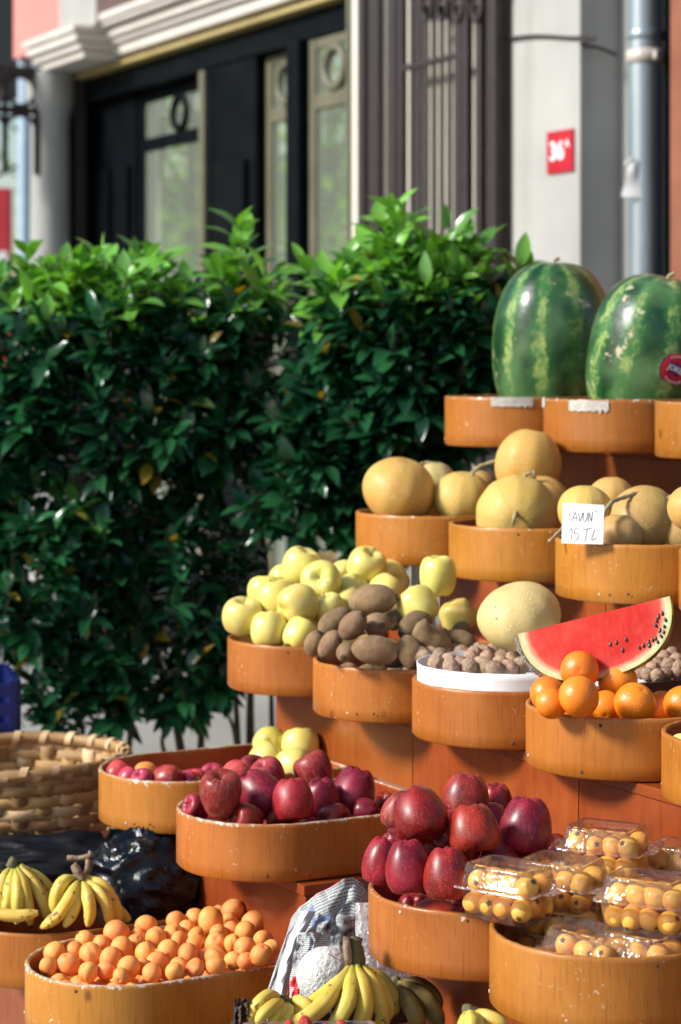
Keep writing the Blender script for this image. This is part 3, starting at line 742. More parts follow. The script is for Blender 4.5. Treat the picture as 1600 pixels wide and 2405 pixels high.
# ------------------------------------------------------------ melons
def melon(px, py, dpx, key, v, mat, label, axis=(0, 0, 1), sc=(1, 1, 1), stem=None, var=None, name='melon'):
    p = ray_v(px, py, TR[key], v); d = dpx*p.y/F
    root = empty(name, p); tag(root, label, 'melon', 'melons in the second row')
    q = orient(axis, random.random()*6)
    b = put_mesh('rind', fmesh('melon', random.randrange(3) if var is None else var, mat), root, None, q, Vector(sc)*d)
    if stem:
        pts = [Vector(at(x, y, Y))-p for x, y, Y in stem]
        pts = smooth_path(pts, 5); n = len(pts)
        MB().tube(pts, [.0052-.0025*i/n+.0008*math.sin(i*2.1) for i in range(n)], 7).build('stem', M['stem'], root)
    return root
melon(938, 1153, 174, 'B0', .03, 'melon', 'smooth orange melon, leftmost of all the melons', (.3, -.2, 1), (1, 1, .97), [(975, 1102, 5.1), (985, 1093, 5.12), (1005, 1087, 5.13), (1040, 1095, 5.12), (1060, 1112, 5.12)])
melon(1015, 1152, 128, 'B0', -.11, 'melon_pale', 'pale grey-green melon half hidden behind the leftmost orange melon')
melon(1086, 1172, 142, 'B0', .10, 'melon_y', 'pale yellow melon with a long curling stem, second from left', (.15, -.2, 1), (1, 1, .98), [(1110, 1118, 4.86), (1112, 1108, 4.86), (1130, 1094, 4.85), (1170, 1080, 4.85), (1200, 1066, 4.88), (1225, 1060, 4.9)])
melon(1125, 1150, 90, 'B0', -.02, 'melon_net', 'small brown melon hidden behind the curling stem')
melon(1240, 1092, 158, 'B1', -.15, 'melon', 'orange melon perched highest, just under the top trays', (.2, 0, 1), (1, 1, 1.06))
melon(1262, 1190, 160, 'B1', -.03, 'melon', 'orange melon with a dried dark stem hidden behind the melon with the facing stem', stem=[(1235, 1130, 4.66), (1232, 1118, 4.66), (1245, 1112, 4.66), (1256, 1122, 4.66), (1254, 1105, 4.66)])
melon(1212, 1208, 190, 'B1', -.02, 'melon_y', 'yellow ribbed melon whose green stem points at the camera', (-.02, -1, -.15), (1, .97, 1), [(1212, 1195, 4.60), (1211, 1208, 4.57), (1206, 1222, 4.55), (1203, 1234, 4.545)])
melon(1376, 1200, 132, 'B2', -.06, 'melon_y', 'yellow melon behind the white price card', stem=[(1330, 1232, 4.22), (1318, 1246, 4.2), (1290, 1272, 4.18)])
melon(1435, 1182, 118, 'B2', -.14, 'melon', 'pinkish orange melon peeking over at the back above the price card')
melon(1508, 1224, 172, 'B2', .01, 'melon_net', 'netted tan melon with a thick curved stem right of the price card', (-.5, -.3, .7), (1, 1, .9), [(1516, 1160, 4.24), (1500, 1158, 4.22), (1465, 1168, 4.2), (1440, 1178, 4.18), (1428, 1190, 4.16), (1420, 1204, 4.15), (1410, 1240, 4.13), (1408, 1270, 4.12)])
melon(1455, 1258, 112, 'B2', .03, 'melon_net', 'small golden melon low beside the price card')
melon(1606, 1254, 128, 'B2', .06, 'melon_net', 'netted melon cut off by the right photo edge, lower one')
melon(1622, 1195, 108, 'B3', -.02, 'melon', 'orange melon with stem cut off by the right photo edge', stem=[(1570, 1172, 4.2), (1578, 1166, 4.2), (1590, 1160, 4.2), (1604, 1150, 4.2)])
melon(1219, 1448, 196, 'C2', -.03, 'melon_pale', 'large pale melon with brown spots behind the walnuts', (-.25, -.2, 1), (1, 1, .86))

# ------------------------------------------------------------ watermelons
sp_ = [(.5*math.sin(a)+.0006, .5*math.cos(a)) for a in np.linspace(0, PI, 14)]
def fw(r, z, ph, t): return .5*(1-min(1, abs(2*z))**2.5)**(1/2.5)*(1+.008*math.cos(9*ph))+.0006, z*1.36-.015*math.exp(-(r/.06)**2)*(1 if z > 0 else -1)
Vw, Fw = rev(sp_, 56, 3, fw)
wm_me = mk_mesh('rind', lump(Vw, .03, 1.4, 3), Fw, M['watermelon'])
def watermelon(px, py, dpx, Y, axis, label, spin, ln=1.0):
    p = at(px, py, Y); d = dpx*Y/F
    root = empty('watermelon', p); tag(root, label, 'watermelon', 'whole watermelons')
    q = orient(axis, spin)
    put_mesh('rind', wm_me, root, None, q, (d, d, d*ln))
    top = q @ Vector((0, 0, .662*d*ln))
    MB().tube(smooth_path([top*.99, top*1.03, top*1.06+Vector((.012, 0, 0))], 3), [.007, .005, .004, .004, .0045, .005, .005], 7).build('stalk', M['stem'], root)
    return root, p, d, q
W0_ = watermelon(1297, 815, 280, 5.30, (.02, -.06, 1), 'upright striped watermelon on the top row, left of the stickered one', 1.0, 1.06)
W1_ = watermelon(1530, 838, 300, 4.97, (.20, -.12, 1), 'striped watermelon with a round red and blue sticker', 2.4, .95)
W2_ = watermelon(1800, 850, 290, 4.62, (.1, 0, 1), 'striped watermelon beyond the right photo edge on the top row', 4.0, .95) if False else None

def flat(name, col, rough=.5, spec=.3):
    t = NT(name); v = t.coord()
    c2 = t.ramp(t.noise(v, 40, 3), [(.3, tuple(x*.9 for x in col)), (.7, col)])
    return t.fin(c2, rough, None, spec)
M['white_print'] = flat('white_print', (.80, .80, .80)); M['red_print'] = flat('red_print', (.55, .015, .03)); M['blue_print'] = flat('blue_print', (.012, .022, .13))
def disc(r0, r1, z, n=40):
    V = [(r*math.cos(2*PI*k/n), r*math.sin(2*PI*k/n), z) for r in (r0, r1) for k in range(n)]
    return V, [(k, (k+1) % n, n+(k+1) % n, n+k) for k in range(n)]
def text_mesh(s, size, mat, parent, loc, rot=None, name='lettering', ext_=.0, align='CENTER', bold=0.0, sx=1.0):
    cu = bpy.data.curves.new('lettering', 'FONT'); cu.body = s; cu.size = size; cu.align_x = align; cu.align_y = 'CENTER'; cu.extrude = ext_; cu.offset = bold
    o = bpy.data.objects.new('lettering_tmp', cu); COL.objects.link(o)
    dg = bpy.context.evaluated_depsgraph_get(); me = bpy.data.meshes.new_from_object(o.evaluated_get(dg))
    bpy.data.objects.remove(o); bpy.data.curves.remove(cu)
    me.materials.clear(); me.materials.append(M[mat])
    return put_mesh(name, me, parent, loc, rot, (sx, 1, 1))
def ring_text(s, rad, size, mat, parent, a0, da, z, flip=False):
    for i, ch in enumerate(s):
        if ch == ' ': continue
        a = a0-i*da if not flip else a0+i*da
        text_mesh(ch, size, mat, parent, (rad*math.cos(a), rad*math.sin(a), z), (0, 0, a-PI/2 if not flip else a+PI/2), bold=.0002)
def sticker():
    root, p, d, q = W1_
    # sight ray against the melon's ellipsoid
    o = Vector((0, 0, CAMZ)); dr = (at(1588, 868, 4.9)-o).normalized()
    qi = q.inverted(); S = Vector((d*.5, d*.5, d*.5*1.42*.95))
    oo = qi @ (o-p); dd = qi @ dr
    oo = Vector((oo.x/S.x, oo.y/S.y, oo.z/S.z)); dd = Vector((dd.x/S.x, dd.y/S.y, dd.z/S.z))
    a, b, c = dd.dot(dd), oo.dot(dd), oo.dot(oo)-1
    t = (-b-math.sqrt(max(0, b*b-a*c)))/a
    hit = o+dr*t; h2 = oo+dd*t
    nrm = (q @ Vector((h2.x/S.x, h2.y/S.y, h2.z/S.z))).normalized()
    Rm = Matrix((Vector((1, 0, 0)), Vector((0, 1, 0)), nrm))
    zx = nrm; xx = Vector((0, 0, 1)).cross(zx).normalized(); yy = zx.cross(xx)
    M3 = Matrix((xx, yy, zx)).transposed()
    e = empty('sticker', (hit-p)+nrm*.003); e.parent = root; e.rotation_euler = (M3 @ Matrix.Rotation(math.radians(-18), 3, 'Z')).to_euler()
    R = 41*4.85/F
    def bend(V): return [(x, y, z-(x*x+y*y)/(2*.155)) for x, y, z in V]
    V, Fc = disc(0.0001, R, 0); V2, F2 = disc(R*.0001, R*.92, .0006)
    # curved discs in rings so they follow the rind
    for (r0, r1, z, m) in ((0, 1.0, 0, 'blue_print'), (0, .93, .0006, 'red_print'), (.60, .63, .0011, 'blue_print')):
        rr = np.linspace(max(r0, .001), r1, 6)*R; mb = MB()
        for i in range(5):
            Vd, Fd = disc(rr[i], rr[i+1], z); mb.add(bend(Vd), Fd)
        mb.build('sticker_layer', M[m], e)
    blob = [(-.62, .16), (-.45, .40), (-.28, .22), (-.12, .45), (.02, .22), (.25, .36), (.40, .14), (.66, .06), (.52, -.20), (.30, -.16), (.15, -.42), (-.10, -.24), (-.42, -.36), (-.40, -.10)]
    V = [(0, 0, .0013)]+[(x*R, y*R, .0013-(x*x+y*y)*R*R/.31) for x, y in blob]; nb = len(blob)
    MB().add(V, [(0, 1+k, 1+(k+1) % nb) for k in range(nb)][::1]).build('sticker_emblem', M['blue_print'], e, smooth=False)
    text_mesh('JOKER', R*.42, 'white_print', e, (.02*R, .0, .0018), (0, 0, math.radians(-6)), bold=.0006)
    ring_text('PREMIUM', R*.755, R*.20, 'white_print', e, PI/2+.75, .25, .0006)
    ring_text('KARPUZ', R*.755, R*.20, 'white_print', e, -PI/2-.62, .25, .0006, True)
sticker()

# ------------------------------------------------------------ watermelon wedge
def wedge():
    A = at(1216, 1489, 3.83); B = at(1573, 1400, 3.76); ax = (B-A); a = ax.length/2; ax.normalize(); mid = (A+B)/2
    e1 = Vector((0, -.34, -.95)); e1 = (e1-ax*e1.dot(ax)).normalized()
    nrm = ax.cross(e1)        # rotate e1 about ax away from the camera
    ang = math.radians(58)
    b = .112; n = 2.35
    root = empty('watermelon_wedge', mid); tag(root, 'long wedge of cut red watermelon leaning behind the oranges', 'watermelon wedge')
    M_ = Matrix((ax, e1, nrm)).transposed(); 
    def prof(t): return (1-min(1, abs(t))**n)**(1/n)
    t = NT('watermelon_flesh'); v = t.coord(rand=False); at_ = t.attr('rad')
    nz = t.noise(v, 55, 4, .6); vs = t.coord(rand=False, scale=(1, .12, 1)); n2 = t.noise(vs, 160, 3, .6)
    f = t.math('ADD', at_, t.math('MULTIPLY_ADD', nz, .07, -.035))
    col = t.ramp(f, [(.0, (.52, .026, .016)), (.72, (.48, .016, .014)), (.86, (.55, .05, .035)), (.915, (.64, .34, .21)), (.945, (.58, .58, .34)), (1.0, (.44, .52, .22))])
    col = t.mix(t.ramp(n2, [(.42, .0), (.72, .3)]), col, t.mix(.4, col, (.80, .16, .10)))
    big_ = t.noise(v, 16, 4, .65, .8); col = t.mix(t.ramp(big_, [(.45, 0.0), (.72, .55)]), col, t.mix(.5, col, (.66, .14, .09))); col = t.mix(t.ramp(t.noise(v, 24, 3), [(.35, .4), (.5, 0.0)]), col, t.mix(.7, col, (.34, .008, .01)))
    fl = t.fin(col, .42, t.bump(n2, .1, .001), .12, .0, .2)
    # flesh: closed wedge solid with cut faces
    NT_, NR = 40, 12; V = []; rad = []; Fc = []
    ts = np.sin(np.linspace(-PI/2, PI/2, NT_+1)); sgn = 1
    probe = M_ @ Vector((0, math.cos(.5), math.sin(.5)))
    if probe.y < (M_ @ Vector((0, math.cos(.5), -math.sin(.5)))).y: sgn = -1
    for fi, th in enumerate((0.0, ang*sgn)):
        base = len(V)
        for i in range(NT_+1):
            for j in range(NR+1):
                r = j/NR; rr = r*prof(ts[i])*b
                V.append((ts[i]*a, rr*math.cos(th), rr*math.sin(th)))
                inner = (abs(ts[i])/.985)**n; q = (inner+(r*prof(ts[i]))**n)**(1/n)
                q = max(q, (abs(ts[i])**14)*1.0)
                rad.append(min(1, q))
        for i in range(NT_):
            for j in range(NR):
                k = base+i*(NR+1)+j; q = (k, k+1, k+NR+2, k+NR+1)
                Fc.append(q if fi == 0 else q[::-1])
    me = mk_mesh('flesh', V, Fc, fl, True, {'rad': rad}); o = put_mesh('flesh', me, root); o.rotation_euler = M_.to_euler()
    # skin
    V = []; Fc = []; NP = 14
    for i in range(NT_+1):
        for j in range(NP+1):
            th = ang*sgn*j/NP; rr = prof(ts[i])*b*1.002+.0008
            V.append((ts[i]*a*1.003, rr*math.cos(th), rr*math.sin(th)))
    for i in range(NT_):
        for j in range(NP):
            k = i*(NP+1)+j; Fc.append((k, k+NP+1, k+NP+2, k+1))
    tt = NT('wedge_skin'); v = tt.coord(rand=False, scale=(12, 60, 60))
    col = tt.ramp(tt.noise(v, 1, 4, .6), [(.4, (.02, .10, .012)), (.55, (.07, .22, .03)), (.7, (.32, .40, .10))])
    o = put_mesh('skin', mk_mesh('skin', V, Fc, tt.fin(col, .3, None, .5, .3)), root); o.rotation_euler = M_.to_euler()
    # seeds
    seed = mk_mesh('seed', *rev([(.0006, .5), (.2, .35), (.3, 0), (.24, -.3), (.0006, -.5)], 8, 2), M['seed'])
    def px_to_face(px, py):
        d_ = (at(px, py, 1.0)-Vector((0, 0, CAMZ))); nn = M_ @ Vector((0, 0, 1)); t_ = (mid-Vector((0, 0, CAMZ))).dot(nn)/d_.dot(nn)
        h = Vector((0, 0, CAMZ))+d_*t_-mid; return M_.transposed() @ h
    for x, y in ((1168, 418), (1203, 408), (1238, 452), (1257, 392), (1332, 438), (1356, 425), (1384, 408), (1408, 395), (1424, 385), (1425, 312), (1430, 285), (1440, 262), (1462, 243), (1448, 340), (1455, 372), (1474, 318), (1390, 425), (1480, 280), (1470, 350), (1436, 405)):
        h = px_to_face(950+x*.4145, 1340+y*.4145)
        s_ = put_mesh('seed', seed, root, M_ @ (h+Vector((0, 0, -sgn*.0006))), (M_ @ Matrix.Rotation(random.uniform(-.5, .5), 3, 'Z') @ Matrix.Rotation(PI/2, 3, 'X')).to_euler(), (.009*random.uniform(.8, 1.1), .004, .009*random.uniform(.9, 1.2)))
    # cling film bunched at the left end
    V = []; Fc = []; nu, nv = 46, 26
    for i in range(nu+1):
        for j in range(nv+1):
            t_ = -1.04+.46*(i/nu); th = ang*sgn*(-.06+1.12*j/nv); pr = prof(min(1, abs(t_)*.965))
            w = fbm((i*.3, j*.45, 3), 1.1, 4)*.0075+.006*abs(mnoise.noise(Vector((i*.17, j*.5, 1))))
            rr = (pr*b+.004+w)
            V.append((t_*a+.004*mnoise.noise(Vector((i*.5, j*.4, 8))), rr*math.cos(th), rr*math.sin(th)))
    for i in range(nu):
        for j in range(nv):
            k = i*(nv+1)+j; Fc.append((k, k+nv+1, k+nv+2, k+1))
    o = put_mesh('cling_film', mk_mesh('cling_film', V, Fc, M['film'], False), root); o.rotation_euler = M_.to_euler()
def film_mat(name, tint=(1, 1, 1), rough=.08, gl=.22, spec_col=(1, 1, 1), milky=0.0, fm=1.6):
    t = NT(name); t.n.remove(t.b)
    tr = t.new('BsdfTransparent'); tr.inputs[0].default_value = (*tint, 1)
    g = t.new('BsdfGlossy'); g.inputs['Roughness'].default_value = rough; g.inputs['Color'].default_value = (*spec_col, 1)
    fz = t.new('Fresnel'); fz.inputs['IOR'].default_value = 1.5
    v = t.coord(); bp = t.bump(t.noise(v, 40, 3), .25, .01); t.L(bp, g.inputs['Normal']); t.L(bp, fz.inputs['Normal'])
    mx = t.new('MixShader'); t.L(t.math('MULTIPLY_ADD', fz.outputs[0], fm, gl*.18, clamp=True), mx.inputs[0]); t.L(tr.outputs[0], mx.inputs[1]); t.L(g.outputs[0], mx.inputs[2])
    outp = mx.outputs[0]
    if milky:
        df = t.new('BsdfDiffuse'); df.inputs[0].default_value = (.85, .87, .88, 1); tl = t.new('BsdfTranslucent'); tl.inputs[0].default_value = (.85, .87, .88, 1)
        m1 = t.new('MixShader'); m1.inputs[0].default_value = .4; t.L(df.outputs[0], m1.inputs[1]); t.L(tl.outputs[0], m1.inputs[2])
        m2 = t.new('MixShader')
        t.L(t.ramp(t.noise(v, 12, 4), [(.3, milky*.5), (.7, min(1, milky*1.5))]), m2.inputs[0]); t.L(outp, m2.inputs[1]); t.L(m1.outputs[0], m2.inputs[2]); outp = m2.outputs[0]
    t.L(outp, t.out.inputs['Surface']); return t.m
M['film'] = film_mat('clear_film', (.97, .98, .98), .06, .5, milky=.10)
M['clam'] = film_mat('clear_box_plastic', (.985, .99, .985), .06, .06, milky=.02, fm=.75)
M['bagfilm'] = film_mat('milky_bag_film', (.96, .97, .98), .15, .5, milky=.5)
M['seed'] = simple('black_seed', (.006, .004, .004), (.012, .008, .007), 40, .35, 0)
wedge()

# ------------------------------------------------------------ walnuts with the paper collar
T = TR['C2']
wal = [(110, 497), (180, 527), (150, 468), (205, 488), (250, 515), (228, 466), (328, 472), (285, 452), (320, 535), (378, 503), (420, 453), (428, 538), (470, 503), (500, 462), (560, 490), (512, 556), (596, 552), (622, 505), (350, 448), (400, 480), (455, 470), (265, 548), (660, 540), (545, 530), (365, 545), (640, 470), (90, 480), (470, 545)]
its = []
for i, (x, y) in enumerate(wal):
    its.append(dict(px=950+x*.4145, py=1340+y*.4145, dpx=40, z=RIM['C']+.022, row='f' if y > 510 else ('m' if y > 475 else 'b'), T=None))
fruit_set('walnut', 'walnut', 'walnuts in the paper collar', 'walnut', 'walnut', its, {'f': 'walnut along the front edge of the white paper collar', 'm': 'walnut in the middle of the white paper collar', 'b': 'walnut at the back of the white paper collar'}, T)
wdk = [(1440, 530), (1405, 555), (1500, 540), (1545, 580), (1470, 490), (1545, 505), (1345, 578), (1380, 590), (1480, 590), (1560, 545), (1435, 595), (1520, 470)]
fruit_set('walnut', 'walnut', 'walnuts in the shade behind the oranges', 'walnut', 'walnut', [dict(px=950+x*.4145, py=1340+y*.4145, dpx=32 if x != 1500 else 38, Y=4.02+.1*(590-y)/100, row='k') for x, y in wdk], {'k': 'shaded walnut behind the oranges at the right photo edge'})
def collar():
    root = empty('paper_collar', (T.c.x, T.c.y, T.rim)); root.rotation_euler = ROTQ.to_euler()
    tag(root, 'white paper collar lining the walnut tray', 'paper')
    m = simple('white_paper', (.74, .76, .78), (.80, .81, .82), 20, .7, .15, 30)
    V = []; Fc = []; n = 70
    zz = (-.07, .004, .018, .031, .031, -.07); ro = (0, 0, .0004, .0012, -.0006, -.0012)
    for k in range(n+1):
        s = k/n*(PI+.9)-.45                      # arc plus straight flanks
        for z, dr in zip(zz, ro):
            R = T.R-.0100+dr+.0012*mnoise.noise(Vector((s*4, z*30, 0)))
            if s < 0: x, y = -s*R, -R
            elif s > PI: x, y = (s-PI)*R, R
            else: x, y = -R*math.sin(s), -R*math.cos(s)
            V.append((x, y, z+(.0015*mnoise.noise(Vector((s*6, 3, 0))) if z > .02 else 0)))
    for k in range(n):
        for j in range(5): q = k*6+j; Fc.append((q, q+1, q+7, q+6))
    put_mesh('paper_band', mk_mesh('paper_band', V, Fc, m), root)
    # a board under the nuts
    V = [(0, 0, -.004)]; n = 40; r = T.R-.014
    P = [(.25, -r)]+[(-r*math.sin(PI*k/n), -r*math.cos(PI*k/n)) for k in range(n+1)]+[(.25, r)]
    V = [(x, y, -.002) for x, y in P]
    put_mesh('paper_floor', mk_mesh('paper_floor', V, [tuple(range(len(P)-1, -1, -1))], m, False), root)
collar()
# shaded box the far walnuts lie in
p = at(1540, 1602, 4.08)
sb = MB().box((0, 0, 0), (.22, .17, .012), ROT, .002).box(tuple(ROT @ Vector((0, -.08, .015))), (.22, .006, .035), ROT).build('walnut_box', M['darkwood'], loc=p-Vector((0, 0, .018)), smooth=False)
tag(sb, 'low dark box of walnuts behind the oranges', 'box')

# odd torn kiwi with a pointed flap
V, Fc = MESH['kiwi1']; V2 = []
for v in V:
    v = Vector(v); k = math.exp(-((v.x-.1)**2+(v.z-.28)**2)/.018)*(1 if v.y < .1 else .3)
    w = math.exp(-((v.z-.05)**2)/.02)*.10
    V2.append((v.x*(1-w)+.30*k, v.y*(1-w), v.z*1.1+.10*k))
p = ray_v(1010, 1500, TR['C1'], .10)
tk = put_mesh('kiwi', mk_mesh('kiwi', V2, Fc, M['kiwi']), None, p, Euler((math.radians(0), math.radians(-62), math.radians(10))), 92*p.y/F)
tag(tk, 'misshapen torn kiwi with a pointed flap beside the walnuts', 'kiwi', 'kiwis heaped in one tray')

# green apple in the tray at the right photo edge, pale
fruit_set('green_apple', 'apple', None, 'gold', 'gold_apple', [dict(px=1606, py=1752, dpx=64, Y=3.52, row='g')], {'g': 'pale green apple in the tray at the right photo edge'})

# ------------------------------------------------------------ price card
def card():
    c = at(1369, 1231, 4.115); root = empty('price_card', c)
    tag(root, 'white card with handwritten price stuck in front of the melons', 'price card')
    w, h = 100*c.y/F, 92*c.y/F
    xx = Vector((.93, -.36, -.0)).normalized(); up = Vector((.02, .12, 1)).normalized(); nn = xx.cross(up).normalized(); up = nn.cross(xx)
    M3 = Matrix((xx, up, -nn if nn.y > 0 else nn)).transposed()
    nz = M3.col[2]
    V = []; Fc = []; n = 10
    for j in range(2):
        for i in range(n+1):
            x = (i/n-.5)*w; zc = .0025*math.sin(i/n*PI)
            for y in (-h/2, h/2-.002*(i/n)+.002): V.append((x, y, zc-(.0006 if j else 0)))
    for j in range(2):
        b = j*2*(n+1)
        for i in range(n):
            q = (b+2*i, b+2*i+2, b+2*i+3, b+2*i+1); Fc.append(q if j == 0 else q[::-1])
    m = simple('card_paper', (.78, .79, .80), (.82, .83, .84), 15, .6, .05, 20)
    R_ = M3.to_euler()
    o = put_mesh('card', mk_mesh('card', V, Fc, m, False), root); o.rotation_euler = R_
    ink = simple('ink', (.02, .02, .025), (.03, .03, .04), 30, .5, 0)
    # strokes in card units: x 0..1, y 0..1
    S = [[(.20, .80), (.165, .72), (.175, .62), (.215, .55)],
         [(.25, .55), (.31, .80), (.37, .56)], [(.27, .65), (.37, .66)],
         [(.40, .79), (.44, .57), (.50, .80)],
         [(.52, .79), (.51, .62), (.56, .57), (.60, .64), (.605, .80)],
         [(.64, .56), (.65, .80), (.71, .58), (.73, .83)], [(.82, .86), (.81, .80)],
         [(.18, .28), (.25, .38), (.24, .08)],
         [(.42, .38), (.33, .37), (.31, .25), (.38, .27), (.41, .18), (.36, .07), (.29, .09)],
         [(.52, .36), (.72, .40)], [(.62, .38), (.57, .07)],
         [(.80, .38), (.73, .10), (.85, .16)]]
    mb = MB()
    for s in S:
        pts = [Vector(((x-.5)*w, (y-.5)*h, .0025*math.sin(x*PI)+.0005)) for x, y in s]
        pts = smooth_path(pts, 4)
        for a, b in zip(pts[:-1], pts[1:]):
            t_ = (b-a); n_ = Vector((-t_.y, t_.x, 0)).normalized()*.00062
            mb.add([a-n_, b-n_, b+n_, a+n_], [(0, 1, 2, 3)])
    o = mb.build('handwriting', ink, root, smooth=False); o.rotation_euler = R_
card()

# tape on the top trays
def tape(key, px0, px1, zt, zb, rag):
    Tt = TR[key]; best = []
    for k in range(0, 401):
        a = PI/2+PI*k/400; q = Tt.c+PV*(Tt.R*math.cos(a))+DV*(Tt.R*math.sin(a)); nrm = PV*math.cos(a)+DV*math.sin(a)
        if nrm.dot(-q) > 0: best.append((800+q.x/q.y*F, a))
    best.sort(); xs = [b[0] for b in best]; as_ = [b[1] for b in best]
    a0, a1 = np.interp([px0, px1], xs, as_)
    V = []; Fc = []; n = 26
    for i in range(n+1):
        a = a0+(a1-a0)*i/n; fz = 1+rag*mnoise.noise(Vector((i*.6, 2, 0)))*(1 if i > n*.6 else .3)
        for j in range(5):
            z = Tt.h+zt+(zb-zt)*fz*j/4; R = Tt.R+.0026+.0007*mnoise.noise(Vector((i*.8, j*.9, 5)))
            V.append((R*math.cos(a), R*math.sin(a), z))
    for i in range(n):
        for j in range(4): k = i*5+j; Fc.append((k, k+5, k+6, k+1))
    o = put_mesh('tape', mk_mesh('tape', V, Fc, M['tape']), Tt.root); o['label'] = 'torn strip of silvery tape on the rim'
M['tape'] = simple('silvery_tape', (.40, .36, .32), (.55, .52, .48), 60, .32, .35, 90, spec=.5)
tape('A0', 1154, 1252, .0005, -.022, .35); tape('A1', 1338, 1430, -.003, -.026, .6); tape('A1', 1274, 1283, .002, -.020, .9)

# ------------------------------------------------------------ bananas
def banana_mesh(pts, r, n=24, name='banana', mat='banana'):
    P = smooth_path(pts, 6); L = [0]
    for a, b in zip(P[:-1], P[1:]): L.append(L[-1]+(b-a).length)
    ts = np.linspace(0, 1, n); arr = np.array([tuple(p) for p in P]); la = np.array(L)/L[-1]
    C = [Vector((np.interp(t, la, arr[:, 0]), np.interp(t, la, arr[:, 1]), np.interp(t, la, arr[:, 2]))) for t in ts]
    K = [0, .06, .14, .24, .38, .6, .8, .9, .955, .985, 1.0]; Rr = [.34, .36, .50, .80, .98, 1.0, .92, .68, .40, .30, .22]
    V = []; Fc = []; al = []; m = 15
    up = None
    for i, t in enumerate(ts):
        tg = (C[min(i+1, n-1)]-C[max(i-1, 0)]).normalized()
        if up is None: up = Vector((0, 0, 1)) if abs(tg.z) < .9 else Vector((0, 1, 0))
        a = tg.cross(up).normalized(); up = a.cross(tg).normalized()
        rr = r*np.interp(t, K, Rr)
        for k in range(m):
            th = 2*PI*k/m; q = rr*(1+.055*math.cos(5*th)+.02*math.cos(10*th))
            V.append(C[i]+(a*math.cos(th)+up*math.sin(th))*q); al.append(t)
    for i in range(n-1):
        for k in range(m):
            k2 = (k+1) % m; Fc.append((i*m+k, i*m+k2, (i+1)*m+k2, (i+1)*m+k))
    Fc.append(tuple(range(m-1, -1, -1))); Fc.append(tuple((n-1)*m+k for k in range(m)))
    return mk_mesh(name, V, Fc, M[mat], True, {'along': al})
def bunch(label, crown, fingers, rpx, mat='banana', crown_mat='crown', stub=None):
    """crown: (px,py,Y); fingers: lists of (px,py,Y) from crown to tip"""
    p = at(*crown); root = empty('banana_bunch', p); tag(root, label, 'bananas', 'banana bunches')
    for f in fingers:
        pts = [at(*q)-p for q in f]
        put_mesh('banana', banana_mesh(pts, rpx*crown[2]/F*random.uniform(.94, 1.06), mat=mat), root)
    if stub:
        pts = smooth_path([at(*q[:3])-p for q in stub], 4); rs = np.interp(np.linspace(0, 1, len(pts)), np.linspace(0, 1, len(stub)), [q[3]*crown[2]/F for q in stub])
        mb = MB().tube(pts, list(rs), 12)
        V = lump_abs(mb.V, .0022, 110)
        put_mesh('crown', mk_mesh('crown', V, mb.F, M[crown_mat]), root)
    return root
def lump_abs(V, amp, s):
    return [Vector(v)+Vector((mnoise.noise(Vector(v)*s), mnoise.noise(Vector(v)*s+Vector((9, 0, 0))), mnoise.noise(Vector(v)*s+Vector((0, 9, 0)))))*amp for v in V]
# centre bunch in the black crate
Yb = 3.36
bunch('large yellow banana bunch with a thick pale cut stalk in front of the wrapped bundle', (828, 2262, Yb),
      [[(822, 2262, Yb), (800, 2300, Yb-.03), (745, 2350, Yb-.06), (690, 2382, Yb-.07), (630, 2400, Yb-.06)],
       [(822, 2268, Yb-.01), (795, 2310, Yb-.05), (755, 2362, Yb-.09), (700, 2402, Yb-.11), (640, 2425, Yb-.10)],
       [(828, 2268, Yb-.01), (824, 2310, Yb-.055), (818, 2352, Yb-.08), (794, 2395, Yb-.09), (760, 2430, Yb-.09)],
       [(838, 2266, Yb-.01), (850, 2310, Yb-.05), (858, 2360, Yb-.07), (848, 2405, Yb-.07), (830, 2450, Yb-.07)],
       [(846, 2262, Yb), (872, 2305, Yb-.03), (890, 2350, Yb-.045), (898, 2395, Yb-.045), (890, 2440, Yb-.045)],
       [(848, 2260, Yb+.01), (868, 2290, Yb+.01), (892, 2320, Yb+.01), (908, 2360, Yb+.0), (912, 2400, Yb)],
       [(836, 2262, Yb+.02), (866, 2285, Yb+.03), (900, 2310, Yb+.03), (922, 2345, Yb+.02), (925, 2390, Yb+.02)]], 19.5,
      stub=[(836, 2203, Yb, 15), (834, 2222, Yb, 17), (838, 2245, Yb, 20), (838, 2270, Yb, 21)])
cb = MB().tube([at(815, 2200, Yb-.012), at(815, 2222, Yb-.014), at(818, 2246, Yb-.014), at(818, 2268, Yb-.012)], [.0062, .0068, .007, .004], 9)
o = put_mesh('dry_crown', mk_mesh('dry_crown', lump_abs([v-at(828, 2262, Yb) for v in map(Vector, cb.V)], .002, 160), cb.F, M['crown_brown']), bpy.data.objects['banana_bunch'])
# small left bunch
Y2 = 3.30
bunch('small spotted banana bunch at the left of the black crate', (668, 2352, Y2),
      [[(664, 2345, Y2), (635, 2338, Y2-.03), (608, 2356, Y2-.05), (592, 2385, Y2-.05), (590, 2410, Y2-.04)],
       [(664, 2352, Y2), (645, 2362, Y2-.05), (618, 2382, Y2-.07), (602, 2410, Y2-.07)],
       [(668, 2358, Y2), (658, 2375, Y2-.05), (640, 2400, Y2-.06), (632, 2420, Y2-.06)],
       [(676, 2358, Y2), (674, 2380, Y2-.04), (665, 2405, Y2-.05), (660, 2425, Y2-.05)],
       [(682, 2352, Y2), (700, 2350, Y2-.01), (722, 2362, Y2-.02), (738, 2388, Y2-.02)]], 16,
      stub=[(662, 2336, Y2-.01, 9), (668, 2348, Y2-.01, 13), (684, 2366, Y2-.01, 12)])
